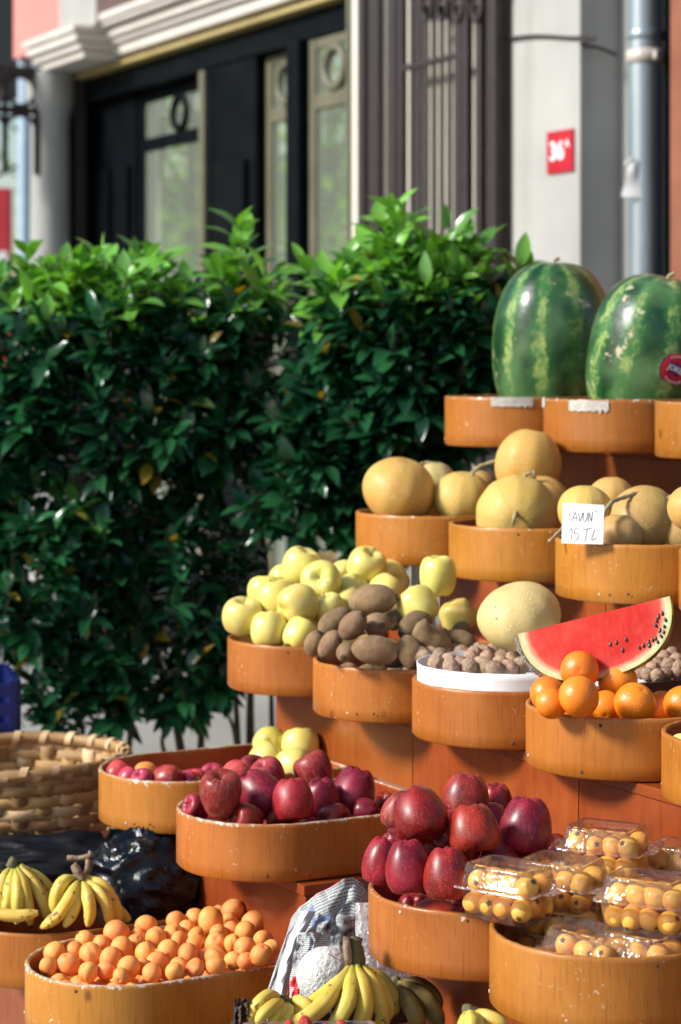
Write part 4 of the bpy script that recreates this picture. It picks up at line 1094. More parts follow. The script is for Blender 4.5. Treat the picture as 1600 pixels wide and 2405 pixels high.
# overripe bunch in the shade
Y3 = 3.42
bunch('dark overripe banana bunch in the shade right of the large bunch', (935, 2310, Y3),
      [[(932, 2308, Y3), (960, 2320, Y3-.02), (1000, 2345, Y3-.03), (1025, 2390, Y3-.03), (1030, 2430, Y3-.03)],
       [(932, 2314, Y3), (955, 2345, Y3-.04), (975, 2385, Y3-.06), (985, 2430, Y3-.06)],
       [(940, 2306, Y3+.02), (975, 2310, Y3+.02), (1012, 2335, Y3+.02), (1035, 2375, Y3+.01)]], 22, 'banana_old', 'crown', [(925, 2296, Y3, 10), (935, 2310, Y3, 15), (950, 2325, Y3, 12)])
Y4 = 3.05
bunch('yellow banana bunch with dark crown at the bottom edge under the loquat tray', (1108, 2378, Y4),
      [[(1112, 2378, Y4), (1140, 2385, Y4-.02), (1170, 2398, Y4-.03), (1195, 2420, Y4-.03)],
       [(1108, 2382, Y4), (1120, 2402, Y4-.04), (1132, 2425, Y4-.05)], [(1102, 2382, Y4), (1092, 2400, Y4-.03), (1085, 2425, Y4-.04)], [(1105, 2382, Y4), (1108, 2400, Y4-.05), (1110, 2425, Y4-.06)]], 17,
      stub=[(1085, 2372, Y4, 9), (1100, 2374, Y4, 15), (1122, 2376, Y4, 12)])
# bananas in the left tray
Y5 = 4.20
bunch('banana bunch with black tips at the far left photo edge', (30, 2030, Y5),
      [[(28, 2034, Y5), (10, 2060, Y5-.02), (2, 2100, Y5-.03), (4, 2150, Y5-.03)], [(30, 2036, Y5), (26, 2070, Y5-.03), (20, 2115, Y5-.05), (14, 2160, Y5-.05)],
       [(34, 2038, Y5), (42, 2075, Y5-.04), (42, 2120, Y5-.06), (40, 2175, Y5-.06)], [(40, 2036, Y5), (56, 2080, Y5-.04), (66, 2130, Y5-.05), (72, 2178, Y5-.05)],
       [(48, 2032, Y5), (80, 2075, Y5-.02), (105, 2125, Y5-.03), (118, 2175, Y5-.03)], [(50, 2032, Y5+.02), (90, 2060, Y5+.02), (120, 2095, Y5+.02), (135, 2150, Y5+.02)]], 14.5,
      stub=[(34, 2014, Y5, 7), (30, 2024, Y5, 11), (26, 2036, Y5, 14)])
bunch('single banana lying across the far left bunch', (2, 2130, Y5-.10), [[(-40, 2100, Y5-.08), (-10, 2140, Y5-.10), (40, 2150, Y5-.11), (96, 2142, Y5-.11)]], 14.5)
Y6 = 4.15
bunch('spotted banana bunch with a brown stalk beside the black bag', (188, 2062, Y6),
      [[(182, 2060, Y6), (150, 2070, Y6-.02), (132, 2105, Y6-.03), (130, 2150, Y6-.03)], [(184, 2066, Y6), (168, 2100, Y6-.05), (135, 2150, Y6-.06), (92, 2182, Y6-.06)],
       [(188, 2068, Y6), (182, 2105, Y6-.04), (172, 2140, Y6-.05), (150, 2180, Y6-.05)], [(194, 2068, Y6), (206, 2105, Y6-.05), (212, 2140, Y6-.06), (206, 2180, Y6-.06)],
       [(200, 2064, Y6), (232, 2095, Y6-.03), (252, 2130, Y6-.04), (258, 2178, Y6-.04)], [(202, 2058, Y6+.01), (236, 2076, Y6), (262, 2110, Y6), (285, 2165, Y6)], [(204, 2056, Y6+.03), (240, 2100, Y6+.03), (280, 2140, Y6+.03), (310, 2165, Y6+.03)]], 15.5,
      crown_mat='crown_brown', stub=[(172, 2030, Y6, 8), (182, 2046, Y6, 12), (192, 2066, Y6, 14)])
tg_ = MB().tube(smooth_path([at(158, 2014, Y6+.02), at(180, 2016, Y6+.02), at(205, 2012, Y6+.02), at(216, 2004, Y6+.02)], 3), [.005, .0055, .006, .005, .005, .005, .006, .005, .007, .008], 8).add(*MB().tube([at(205, 2014, Y6+.02), at(208, 2030, Y6+.02), at(206, 2052, Y6+.02)], [.005, .006, .008], 8).__dict__.values()).build('dry_stalk', M['crown_brown'], bpy.data.objects['banana_bunch.005'])
tg_.matrix_parent_inverse = Matrix.Translation(-Vector(bpy.data.objects['banana_bunch.005'].location))

# ------------------------------------------------------------ clear boxes of loquats
def rrect(w, l, r, n=4):
    P = []
    for cx, cy, a0 in ((w/2-r, l/2-r, 0), (-w/2+r, l/2-r, PI/2), (-w/2+r, -l/2+r, PI), (w/2-r, -l/2+r, 3*PI/2)):
        for k in range(n+1): a = a0+PI/2*k/n; P.append((cx+r*math.cos(a), cy+r*math.sin(a)))
    return P
def loft(rows):
    V = []; Fc = []; n = len(rows[0][0])
    for P, z in rows: V += [(x, y, z) for x, y in P]
    for i in range(len(rows)-1):
        for k in range(n): k2 = (k+1) % n; Fc.append((i*n+k, i*n+k2, (i+1)*n+k2, (i+1)*n+k))
    return V, Fc, n
def ribbed(w, l, r, amp):
    P = rrect(w, l, r, 5); out = []
    for i, (x, y) in enumerate(P): out.append((x, y))
    return out
def box_meshes(w, l, h, hl):
    V, Fc, n = loft([(rrect(w*.84, l*.82, .012), 0), (rrect(w*.86, l*.84, .014), .003), (rrect(w*.90, l*.89, .014), h*.5), (rrect(w*.905, l*.895, .014), h*.5+.002), (rrect(w*.95, l*.945, .014), h-.002), (rrect(w*.96, l*.955, .014), h), (rrect(w*1.06, l*1.07, .010), h+.0005), (rrect(w*1.06, l*1.07, .010), h-.0025)])
    Fc.append(tuple(range(n-1, -1, -1))); base = mk_mesh('box_base', V, Fc, M['clam'])
    V, Fc, n = loft([(rrect(w*1.055, l*1.065, .010), h-.001), (rrect(w*1.055, l*1.065, .010), h+.0025), (rrect(w*.965, l*.96, .014), h+.003), (rrect(w*.95, l*.945, .014), h+.004), (rrect(w*.86, l*.84, .014), h+hl-.004), (rrect(w*.83, l*.80, .012), h+hl), (rrect(w*.74, l*.70, .010), h+hl), (rrect(w*.72, l*.68, .010), h+hl-.003)])
    Fc.append(tuple((len(V)-n)+k for k in range(n))); lid = mk_mesh('box_lid', V, Fc, M['clam'])
    V, Fc = [], []
    mb = MB().box((w*.58, 0, h), (.016, .030, .003), None, .001).box((w*.60, 0, h+.002), (.008, .018, .004), None, .001)
    tab = mb.mesh('closing_tab', M['clam'])
    return base, lid, tab
BW, BL, BH, BHL = .132, .098, .047, .034
bm_ = box_meshes(BW, BL, BH, BHL)
def pack(name_label, short, px, Y, z, rz, n1=(4, 3), n2=(4, 2), lid=True, tilt=(0, 0), d=.0370, h2=True, fruit='loquat'):
    X = (px-800)/F*Y; root = empty('loquat_box', (X, Y, z)); root.rotation_euler = (tilt[0], tilt[1], rz)
    tag(root, name_label, 'plastic box', 'clear plastic boxes of loquats')
    put_mesh('box_base', bm_[0], root); put_mesh('box_lid', bm_[1], root)
    put_mesh('closing_tab', bm_[2], root); put_mesh('closing_tab', bm_[2], root, None, (0, 0, PI))
    R3 = Euler((tilt[0], tilt[1], rz)).to_matrix()
    lay = [(n1, d*.5+.003, 'lower')]+([(n2, d*1.34+.003, 'upper')] if h2 else [])
    for (nx, ny), zc, nm in lay:
        k = 0; L_ = []
        for i in range(nx):
            for j in range(ny):
                x = (i-(nx-1)/2)*min(d*.98, BW*.84/nx)+random.uniform(-.002, .002)+(.004 if nm == 'upper' else 0); y = (j-(ny-1)/2)*min(d*.95, BL*.82/ny)+random.uniform(-.002, .002)
                q = R3 @ Vector((x, y, zc+random.uniform(-.002, .002)))+Vector((X, Y, z)); L_.append(q)
        L_.sort(key=lambda q: q.x/q.y)
        for i, q in enumerate(L_):
            ax = (random.uniform(-.8, .8), random.uniform(.3, 1), random.uniform(-.7, .7))
            o = put_mesh('loquat', fmesh('loquat', 0, 'loquat'), None, q, orient(ax, random.random()*6), d*random.uniform(.92, 1.04))
            tag(o, f'loquat in the {nm} layer of {short}, {ORD[i]}', 'loquat', 'loquats in clear boxes')
            c = calyx(o, -.537, .2); c.rotation_euler = (PI, 0, 0); c.scale = (.125, .125, .03)
rz = math.atan2(-.66, .75)
ZB = RIM['D']-.112+.040
pack('clear box of loquats hanging over the tray rim next to the dark red apples', 'the box hanging over the rim', 1194, 3.27, RIM['D']+.001, rz+.05)
pack('clear box of loquats in the middle, right behind the overhanging box', 'the middle box', 1322, 3.36, RIM['D']-.012, rz+.12, tilt=(.03, 0))
pack('topmost clear box of loquats standing at the back of the tray', 'the topmost box', 1424, 3.44, RIM['D']+.022, rz+.22)
pack('clear box of loquats in front at the right photo edge', 'the right front box', 1523, 3.20, RIM['D']+.000, rz+.22)
pack('clear box of loquats at the right edge behind the other boxes', 'the far right box', 1612, 3.46, RIM['D']-.012, rz+.15)
pack('clear loquat box lying low in the tray under the overhanging box', 'the low left box', 1312, 3.30, ZB, rz+.2, n2=(3, 2))
pack('clear loquat box lying low in the middle of the tray near the rim', 'the low middle box', 1388, 3.175, ZB, rz-.1, n2=(3, 2))
pack('clear loquat box lying low at the tray rim near the right photo edge', 'the low right box', 1505, 3.165, ZB-.0, rz+.10, n2=(3, 2))
pack('clear loquat box lying low at the right photo edge under the front box', 'the low edge box', 1640, 3.22, ZB, rz+.2, n2=(3, 2))
# ------------------------------------------------------------ wrapped bundle: newspaper, white wrap, clear plastic
def crumple(name, f, nu, nv, mat, parent, smooth=False):
    V = []; Fc = []
    for i in range(nu+1):
        for j in range(nv+1): V.append(f(i/nu, j/nv))
    for i in range(nu):
        for j in range(nv): k = i*(nv+1)+j; Fc.append((k, k+nv+1, k+nv+2, k+1))
    me = mk_mesh(name, V, Fc, mat, smooth)
    uv = me.uv_layers.new(name='UVMap'); 
    for lp in me.loops:
        i, j = divmod(lp.vertex_index, nv+1); uv.data[lp.index].uv = (i/nu, j/nv)
    return put_mesh(name, me, parent)
def news_mat():
    t = NT('newsprint'); tc = t.new('TexCoord'); uv = tc.outputs['UV']
    def mp(sc, rot=0.0, loc=(0, 0, 0)):
        m = t.new('Mapping'); m.inputs['Scale'].default_value = sc; m.inputs['Rotation'].default_value = (0, 0, rot); m.inputs['Location'].default_value = loc; t.L(uv, m.inputs[0]); return m.outputs[0]
    base = t.ramp(t.noise(mp((4, 4, 4)), 3, 3), [(.3, (.40, .42, .41)), (.7, (.50, .52, .51))])
    sv = t.sep(uv); rows_ = t.math('MULTIPLY', sv[1], 46.0); ln_ = t.math('LESS_THAN', t.math('FRACT', rows_), .52)
    cbx = t.new('CombineXYZ'); t.L(t.math('MULTIPLY', sv[0], 70.0), cbx.inputs[0]); t.L(t.math('FLOOR', rows_), cbx.inputs[1])
    wd_ = t.math('GREATER_THAN', t.noise(cbx.outputs[0], 1.0, 1), .42)
    lines = t.math('MULTIPLY', ln_, wd_)
    # columns of text: blocks gated by a coarse grid of printed areas
    ck = t.new('TexVoronoi', distance='CHEBYCHEV'); ck.inputs['Scale'].default_value = 1.0; t.L(mp((5, 7, 1)), ck.inputs['Vector'])
    sepc = t.new('SeparateColor'); t.L(ck.outputs['Color'], sepc.inputs[0]); r = sepc.outputs[0]; g = sepc.outputs[1]
    text = t.math('MULTIPLY', lines, t.ramp(r, [(.0, .0), (.15, .0), (.16, .85), (.74, .85), (.75, 0.0)], 'CONSTANT'))
    col = t.mix(text, base, (.12, .12, .13))
    pic = t.ramp(r, [(.0, 0.0), (.74, 0.0), (.75, 1.0)], 'CONSTANT')
    picc = t.ramp(t.noise(mp((22, 22, 1)), 1, 4), [(.35, (.03, .035, .045)), (.5, (.20, .21, .22)), (.65, (.5, .48, .45))])
    col = t.mix(pic, col, picc)
    col = t.mix(t.ramp(g, [(.0, 1.0), (.16, 0.0)], 'CONSTANT'), col, (.50, .03, .03))
    col = t.mix(t.ramp(g, [(.0, 0.0), (.93, 0.0), (.94, .8)], 'CONSTANT'), col, (.10, .16, .35))
    return t.fin(col, .8, None, .25)
def bundle():
    c = at(770, 2290, 3.66); root = empty('wrapped_bundle', c)
    tag(root, 'bundle wrapped in crumpled newspaper and plastic leaning against the stand', 'bundle')
    nm = news_mat()
    def paper(px0, px1, top, Y, bulge, seed):
        def f(u, v):
            px = px0+(px1-px0)*u; hump = math.sin(PI*min(1, u*1.02+.02))**.55
            ytop = top(u); py = 2420+(ytop-2420)*v
            y = Y-bulge*math.sin(PI*u)*(.4+.6*math.sin(PI*min(1, v*.9+.1)))+.10*(v**3)*.6
            w = Vector((u*5, v*6, seed)); y += .020*fbm(w, .9, 2)+.016*abs(mnoise.noise(w*1.7)); p = at(px+9*mnoise.noise(w*1.6+Vector((5, 0, 0))), py+7*mnoise.noise(w*1.4+Vector((0, 7, 0))), y)
            return p-c
        return f
    tops = [2330, 2240, 2160, 2125, 2105, 2092, 2078, 2066, 2062, 2075, 2110]
    xs = np.linspace(0, 1, len(tops))
    crumple('newspaper', paper(632, 880, lambda u: float(np.interp(u, xs, tops)), 3.74, .07, 1.0), 60, 60, nm, root, True)
    # smooth white outer fold along the left edge
    def fold(u, v):
        py = 2415+(2140-2415)*v; px = 640+70*v**2.2+(26+22*v)*u*(1-.3*v)+3*mnoise.noise(Vector((u*2, v*7, 3)))
        return at(px, py, 3.655-.022*math.sin(PI*u)+.07*v+.006*fbm((u*3, v*9, 2), 1, 3))-c
    crumple('paper_fold', fold, 16, 40, simple('blank_newsprint', (.48, .52, .54), (.56, .59, .60), 12, .75, .2, 60), root, True)
    # flap of the front sheet with print
    def flap(u, v):
        py = 2400+(2190-2400)*v; px = 668+78*u+30*v+8*mnoise.noise(Vector((u*4, v*5, 9)))
        return at(px, py, 3.60-.035*math.sin(PI*u)+.06*v+.018*fbm((u*4, v*6, 4), 1, 4))-c
    crumple('newspaper_flap', flap, 30, 44, nm, root, True)
    # white wrapped ball
    V, Fc = rev([(.5*math.sin(a)+.0006, .5*math.cos(a)) for a in np.linspace(0, PI, 20)], 44, 2)
    V2 = []
    for v in V:
        v = Vector(v); k = 1+.035*abs(mnoise.noise(v*7))+.03*fbm(v, 3, 3); V2.append(v*k)
    o = put_mesh('white_wrap', mk_mesh('white_wrap', V2, Fc, simple('white_wrapping', (.55, .56, .54), (.66, .66, .63), 9, .5, .35, 14, coat=.15, bd=.06), False), root, at(762, 2290, 3.52)-c, (.3, .5, .2), (.088, .085, .094))
    # clear plastic film on the right
    def film(u, v):
        py = 2120+(2330-2120)*v; px = 835+(100+70*v)*u+6*mnoise.noise(Vector((u*6, v*6, 1)))
        return at(px, py, 3.60+.045*fbm((u*5, v*5, 7), 1.2, 4)+.015*abs(mnoise.noise(Vector((u*14, v*14, 2))))+.03*u)-c
    crumple('plastic_film', film, 40, 40, M['bagfilm'], root)
    # thin dark twig caught in the wrap
    MB().tube(smooth_path([at(772, 2240, 3.46)-c, at(788, 2250, 3.45)-c, at(800, 2255, 3.44)-c], 3), .0009, 5).build('twig', M['twig'], root)
bundle()

# ------------------------------------------------------------ black bag, crates, dark boxes
def black_bag(label, px, py, Y, w, h, dpt, seed, m='blackbag'):
    p = at(px, py, Y); root = empty('plastic_bag', p-Vector((0, 0, h*.5))); tag(root, label, 'bag', 'black plastic bags')
    V, Fc = rev([(.5*math.sin(a)+.0006, .5*math.cos(a)) for a in np.linspace(0, PI, 26)], 60, 2); V2 = []
    for v in V:
        v = Vector(v); q = v*2.6+Vector((seed, 0, 0)); rd = 1-abs(mnoise.noise(q*1.7))
        k = 1+.10*fbm(q, .8, 2)+.20*rd**6-.07*abs(mnoise.noise(q*3.1)); V2.append(Vector((v.x*w*k, v.y*dpt*k, v.z*h*k+h*.5)))
    put_mesh('bag_film', mk_mesh('bag_film', V2, Fc, M[m], True), root)
def bag_mat():
    t = NT('black_bag_film'); v = t.coord(); n = t.noise(v, 28, 5, .6, 1.5)
    return t.fin((.003, .004, .007), .10, t.bump(n, .25, .02), .35)
M['blackbag'] = bag_mat(); M['sackcloth'] = simple('matt_black_film', (.003, .0035, .005), (.006, .007, .010), 20, .55, .3, 60, spec=.15)
black_bag('crumpled shiny black plastic bag between the bananas and the stand', 345, 2078, 4.34, .23, .20, .16, 1)
black_bag('flat black plastic bag under the woven basket', 110, 2030, 4.66, .50, .12, .20, 5, 'sackcloth')
M['blackplastic'] = simple('black_plastic', (.012, .012, .014), (.022, .022, .024), 20, .35, .1, 60)
def crate(name, label, c, w, l, h, rz, mat, nslat=5, cat='crate', posts=True):
    root = empty(name, c); root.rotation_euler = (0, 0, rz); tag(root, label, cat)
    t = .010
    for s in (-1, 1):
        for k in range(nslat):
            z = h*(k+.5)/nslat
            MB().box((0, s*l/2, z), (w, t, h/nslat*.66), None, .002).build('slat', M[mat], root, False)
            MB().box((s*w/2, 0, z), (t, l-t*1.2, h/nslat*.66), None, .002).build('slat', M[mat], root, False)
        for q in np.linspace(-.5, .5, 5):
            MB().box((q*(w-.03), s*(l/2-.001), h/2), (.018, t*1.5, h), None, .002).build('upright', M[mat], root, False)
            MB().box((s*(w/2-.001), q*(l-.03), h/2), (t*1.5, .018, h), None, .002).build('upright', M[mat], root, False)
    MB().box((0, 0, .006), (w-.012, l-.012, .010), None, .001).build('floor', M[mat], root, False)
    if posts:
        for sx in (-1, 1):
            for sy in (-1, 1): MB().lathe([(.0, h+.03), (.010, h+.03), (.013, h+.027), (.013, h), (.018, h-.002), (.018, 0)], 14, (sx*(w/2-.004), sy*(l/2-.004), 0)).build('corner_post', M[mat], root)
    return root
rzs = math.atan2(PV.y, PV.x)
ce = at(892, 2480, 3.36)
crate('plastic_crate', 'black plastic crate of bananas at the bottom of the photo', (ce.x+.0, ce.y, .40), .34, .30, .165, rzs, 'blackplastic', 3)
M['bluecrate'] = simple('blue_plastic', (.003, .010, .10), (.005, .018, .15), 15, .4, .05, 40)
p = at(-172, 1720, 5.35); crate('plastic_crate', 'blue lattice plastic crate behind the basket at the left edge', (p.x, p.y, .50), .42, .30, .33, .25, 'bluecrate', 7, posts=False)
b = MB().box((0, 0, .235), (.60, .40, .47), None, .006).box((0, -.203, .33), (.56, .008, .05), None, .002).box((0, -.203, .16), (.56, .008, .05), None, .002).build('dark_box', M['blackplastic'], loc=(at(20, 1900, 5.0).x, 5.02, 0), rot=(0, 0, .2), smooth=False)
tag(b, 'dark box the woven basket stands on', 'box')
b = MB().box((0, 0, .24), (.50, .34, .48), None, .006).box((0, -.173, .34), (.46, .008, .05), None, .002).build('dark_box', M['blackplastic'], loc=(p.x-.02, p.y+.02, 0), rot=(0, 0, .25), smooth=False)
tag(b, 'dark box under the blue lattice crate', 'box')
# clear plastic wrap and a brown paper twist on the crate corner
def wrapbit():
    c = at(560, 2370, 3.24); root = empty('plastic_wrap', c); tag(root, 'torn clear wrap and brown paper stuffed in the crate corner', 'plastic wrap')
    def f(u, v): return at(556+60*u+6*mnoise.noise(Vector((u*5, v*4, 0))), 2330+85*v+8*mnoise.noise(Vector((u*5, v*4, 4))), 3.22+.03*fbm((u*5, v*5, 1), 1, 4))-c
    def g(u, v): return at(552+34*u+5*mnoise.noise(Vector((u*5, v*4, 0))), 2345+75*v, 3.245+.015*fbm((u*4, v*6, 5), 1, 4))-c
    crumple('brown_paper', g, 16, 24, simple('brown_paper', (.035, .018, .012), (.10, .05, .03), 40, .6, .3, 60), root, True)
wrapbit()
# strawberries at the very bottom edge
sb = [(.0006, .46), (.2, .40), (.40, .25), (.44, .02), (.33, -.25), (.15, -.45), (.0006, -.52)]
Vs, Fs = rev(sb, 24, 3); Vs = lump(Vs, .08, 9, 2)
t = NT('strawberry_skin'); v = t.coord(); vd = t.voronoi(v, 13)
col = t.mix(t.ramp(vd, [(.10, .9), (.18, 0.0)]), t.ramp(t.noise(v, 2, 2), [(.3, (.42, .012, .014)), (.7, (.56, .03, .025))]), (.6, .42, .12))
sm = t.fin(col, .3, t.bump(vd, .4, .03), .5, .2); sme = mk_mesh('strawberry', Vs, Fs, sm)
for i, (x, y, w_) in enumerate([(680, 2411, 26), (717, 2403, 30), (762, 2418, 26), (803, 2412, 28), (640, 2420, 24)]):
    o = put_mesh('strawberry', sme, None, at(x, y, 3.06), orient((random.uniform(-.5, .5), -.3, -1)), w_*1.25*3.06/F)
    tag(o, f'red strawberry tip peeking in at the bottom edge below the large bananas, {ORD[[640,680,717,762,803].index(x)]}', 'strawberry', 'strawberries at the bottom edge')
pn = at(730, 2399, 3.10)
V, Fc, n = loft([(rrect(.17, .10, .012), -.06), (rrect(.18, .11, .012), 0), (rrect(.19, .12, .012), .0005), (rrect(.19, .12, .012), -.002)])
o = put_mesh('strawberry_punnet', mk_mesh('strawberry_punnet', V, Fc+[tuple(range(n-1, -1, -1))], M['clam']), None, pn+Vector((0, -.06, 0)), (0, 0, .05)); tag(o, 'clear punnet of strawberries at the bottom edge', 'punnet')

# ------------------------------------------------------------ woven basket
def basket():
    c = at(52, 1775, 4.97); R = .238; Rb = .195; H = .185; zb = c.z-H
    root = empty('basket', (c.x, c.y, zb)); tag(root, 'round woven split-wood basket at the left beside the pink apples', 'basket')
    ms = [simple(f'split_wood_{i}', a, b, 14, .6, .25, 90, (1, 1, 4), vary=.3) for i, (a, b) in enumerate((((.36, .19, .07), (.50, .30, .12)), ((.50, .32, .16), (.66, .46, .26)), ((.26, .13, .05), (.42, .24, .10))))]
    NS = 26; rows = 7
    def rad(z): return Rb+(R-Rb)*max(0.0, z/H)**.8
    # stakes
    for k in range(NS):
        a = 2*PI*k/NS; V = []; Fc = []; n = 24; hw = .019
        for i in range(n+1):
            z = H*i/n; ph = (z/H*rows)
            off = .0032*math.cos(PI*ph)*(1 if k % 2 else -1)
            for s in (-1, 1):
                for dr in (0, -.0018):
                    r = rad(z)+off+dr; aa = a+s*hw/r*(1-.1*abs(math.sin(i)))
                    V.append((r*math.cos(aa), r*math.sin(aa), z))
        for i in range(n):
            b = i*4
            Fc += [(b, b+2, b+6, b+4), (b+1, b+5, b+7, b+3), (b, b+4, b+5, b+1), (b+2, b+3, b+7, b+6)]
        put_mesh('stake', mk_mesh('stake', V, Fc, ms[k % 3]), root)
    for j in range(rows):
        zc = H*(j+.5)/rows; V = []; Fc = []; n = NS*8; hh_ = H/rows*.49
        for i in range(n+1):
            a = 2*PI*i/n+.013*j
            off = -.0036*math.cos(NS/2*a+(PI*j))
            for s in (-1, 0, 1):
                for dr in (0, -.0018):
                    z = zc+s*hh_+.0012*math.sin(3*a+j); r = rad(z)+off+dr+(.001 if s == 0 else 0)
                    V.append((r*math.cos(a), r*math.sin(a), z))
        for i in range(n):
            b = i*6
            Fc += [(b, b+2, b+8, b+6), (b+2, b+4, b+10, b+8), (b+1, b+7, b+9, b+3), (b+3, b+9, b+11, b+5), (b, b+6, b+7, b+1), (b+4, b+5, b+11, b+10)]
        put_mesh('weaver', mk_mesh('weaver', V, Fc, ms[(j*2+1) % 3]), root)
    # rim hoop and wrapping
    mb = MB(); n = 90
    for rr_, zz in ((R+.006, H), (R-.007, H)):
        V, Fc = [], []
        for i in range(n):
            a = 2*PI*i/n
            for dx, dz in ((-.004, -.013), (.004, -.013), (.004, .012), (-.004, .012)): V.append(((rr_+dx)*math.cos(a), (rr_+dx)*math.sin(a), zz+dz+.002*math.sin(5*a)))
        for i in range(n):
            for k in range(4): i2 = (i+1) % n; k2 = (k+1) % 4; Fc.append((i*4+k, i2*4+k, i2*4+k2, i*4+k2))
        mb.add(V, Fc)
    mb.build('rim_hoop', ms[0], root)
    NW = 22
    for k in range(NW):
        a0 = 2*PI*k/NW; V = []; Fc = []; m = 20
        for i in range(m+1):
            t = i/m*2*PI; a = a0+.14*(i/m)
            x, z = .0155*math.cos(t), .0175*math.sin(t)
            for s in (-1, 1):
                aa = a+s*.036; V.append(((R+x)*math.cos(aa), (R+x)*math.sin(aa), H+z))
        for i in range(m): b = 2*i; Fc.append((b, b+1, b+3, b+2))
        put_mesh('rim_wrap', mk_mesh('rim_wrap', V, Fc, ms[1]), root)
    V, Fc, n = loft([([(Rb*math.cos(2*PI*k/40), Rb*math.sin(2*PI*k/40)) for k in range(40)], .002), ([(Rb*.01*math.cos(2*PI*k/40), Rb*.01*math.sin(2*PI*k/40)) for k in range(40)], .004)])
    put_mesh('bottom', mk_mesh('bottom', V, Fc, ms[0]), root)
    # two loose splints lying inside
    for (x, y, z, r) in ((.02, .05, .055, .4), (.10, .11, .09, .1)):
        MB().box((0, 0, 0), (.13, .035, .002), None, 0).build('loose_splint', ms[1], root, False, (x, y, z), (.5, .1, r))
basket()
# small leaflet between the golden apples
c = at(765, 1312, 4.86); 
V = [(-.03, 0, -.02), (.03, .004, -.035), (.024, .006, .008), (.012, .004, .018), (-.02, .0, .016), (-.03, .0012, -.0205), (.03, .0052, -.0355), (.024, .0072, .0075), (.012, .0052, .0175), (-.02, .0012, .0155)]
o = put_mesh('paper_leaflet', mk_mesh('paper_leaflet', V, [(0, 1, 2, 3, 4), (9, 8, 7, 6, 5)], simple('leaflet', (.35, .25, .2), (.6, .55, .5), 60, .6, .1), False), None, c, (.3, 0, .2)); tag(o, 'small folded paper leaflet stuck behind the golden apples', 'leaflet')

# ------------------------------------------------------------ hedge
def leaf_mat(name, young, mature, rough=.28, trn=.25):
    t = NT(name); g = t.new('NewGeometry'); r = g.outputs['Random Per Island']; oi = t.new('ObjectInfo')
    rr = t.math('FRACT', t.math('ADD', r, oi.outputs['Random']))
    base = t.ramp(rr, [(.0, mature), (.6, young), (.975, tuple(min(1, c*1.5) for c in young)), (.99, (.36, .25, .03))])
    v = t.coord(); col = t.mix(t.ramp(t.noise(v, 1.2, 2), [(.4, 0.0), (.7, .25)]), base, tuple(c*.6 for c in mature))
    t.fin(col, rough, None, .5, .12, .15)
    tl = t.new('BsdfTranslucent'); t.L(t.hsv(col, .49, 1.1, 1.6), tl.inputs[0]); mx = t.new('MixShader'); mx.inputs[0].default_value = trn
    t.L(t.b.outputs[0], mx.inputs[1]); t.L(tl.outputs[0], mx.inputs[2]); t.L(mx.outputs[0], t.out.inputs['Surface'])
    return t.m
M['leaf_young'] = leaf_mat('young_sunlit_leaf', (.15, .37, .050), (.085, .25, .040))  # new growth; also paints sunlight on the tops and the low left clump
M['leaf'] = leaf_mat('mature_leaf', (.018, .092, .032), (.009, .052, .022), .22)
M['leaf_dark'] = leaf_mat('shade_dark_leaf', (.010, .054, .024), (.005, .030, .016), .22)  # darkest leaf copy; shade inside the bush put into the colour
M['tree_leaf'] = leaf_mat('street_tree_leaf', (.26, .46, .05), (.16, .34, .04), .4, .55)
def leaf_geo(var):
    L = [0, .15, .38, .62, .84, 1.0]; Wd = [0.01, .13, .215, .20, .11, .004]
    w = (1.0, .85, 1.15)[var]; V = []; Fc = []
    for i, (l, q) in enumerate(zip(L, Wd)):
        z = -.16*l*l*(1+.5*var)
        for s in (-1, 0, 1): V.append((l, s*q*w, z+(.055*abs(s)*math.sin(PI*l)*(1+.4*var))))
    for i in range(5):
        b = i*3; Fc += [(b, b+3, b+4, b+1), (b+1, b+4, b+5, b+2)]
    return np.array(V), Fc
LG = [leaf_geo(i) for i in range(3)]
LME = {}
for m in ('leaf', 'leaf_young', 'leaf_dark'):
    for i in range(3): LME[(m, i)] = mk_mesh('leaf', LG[i][0], LG[i][1], M[m])
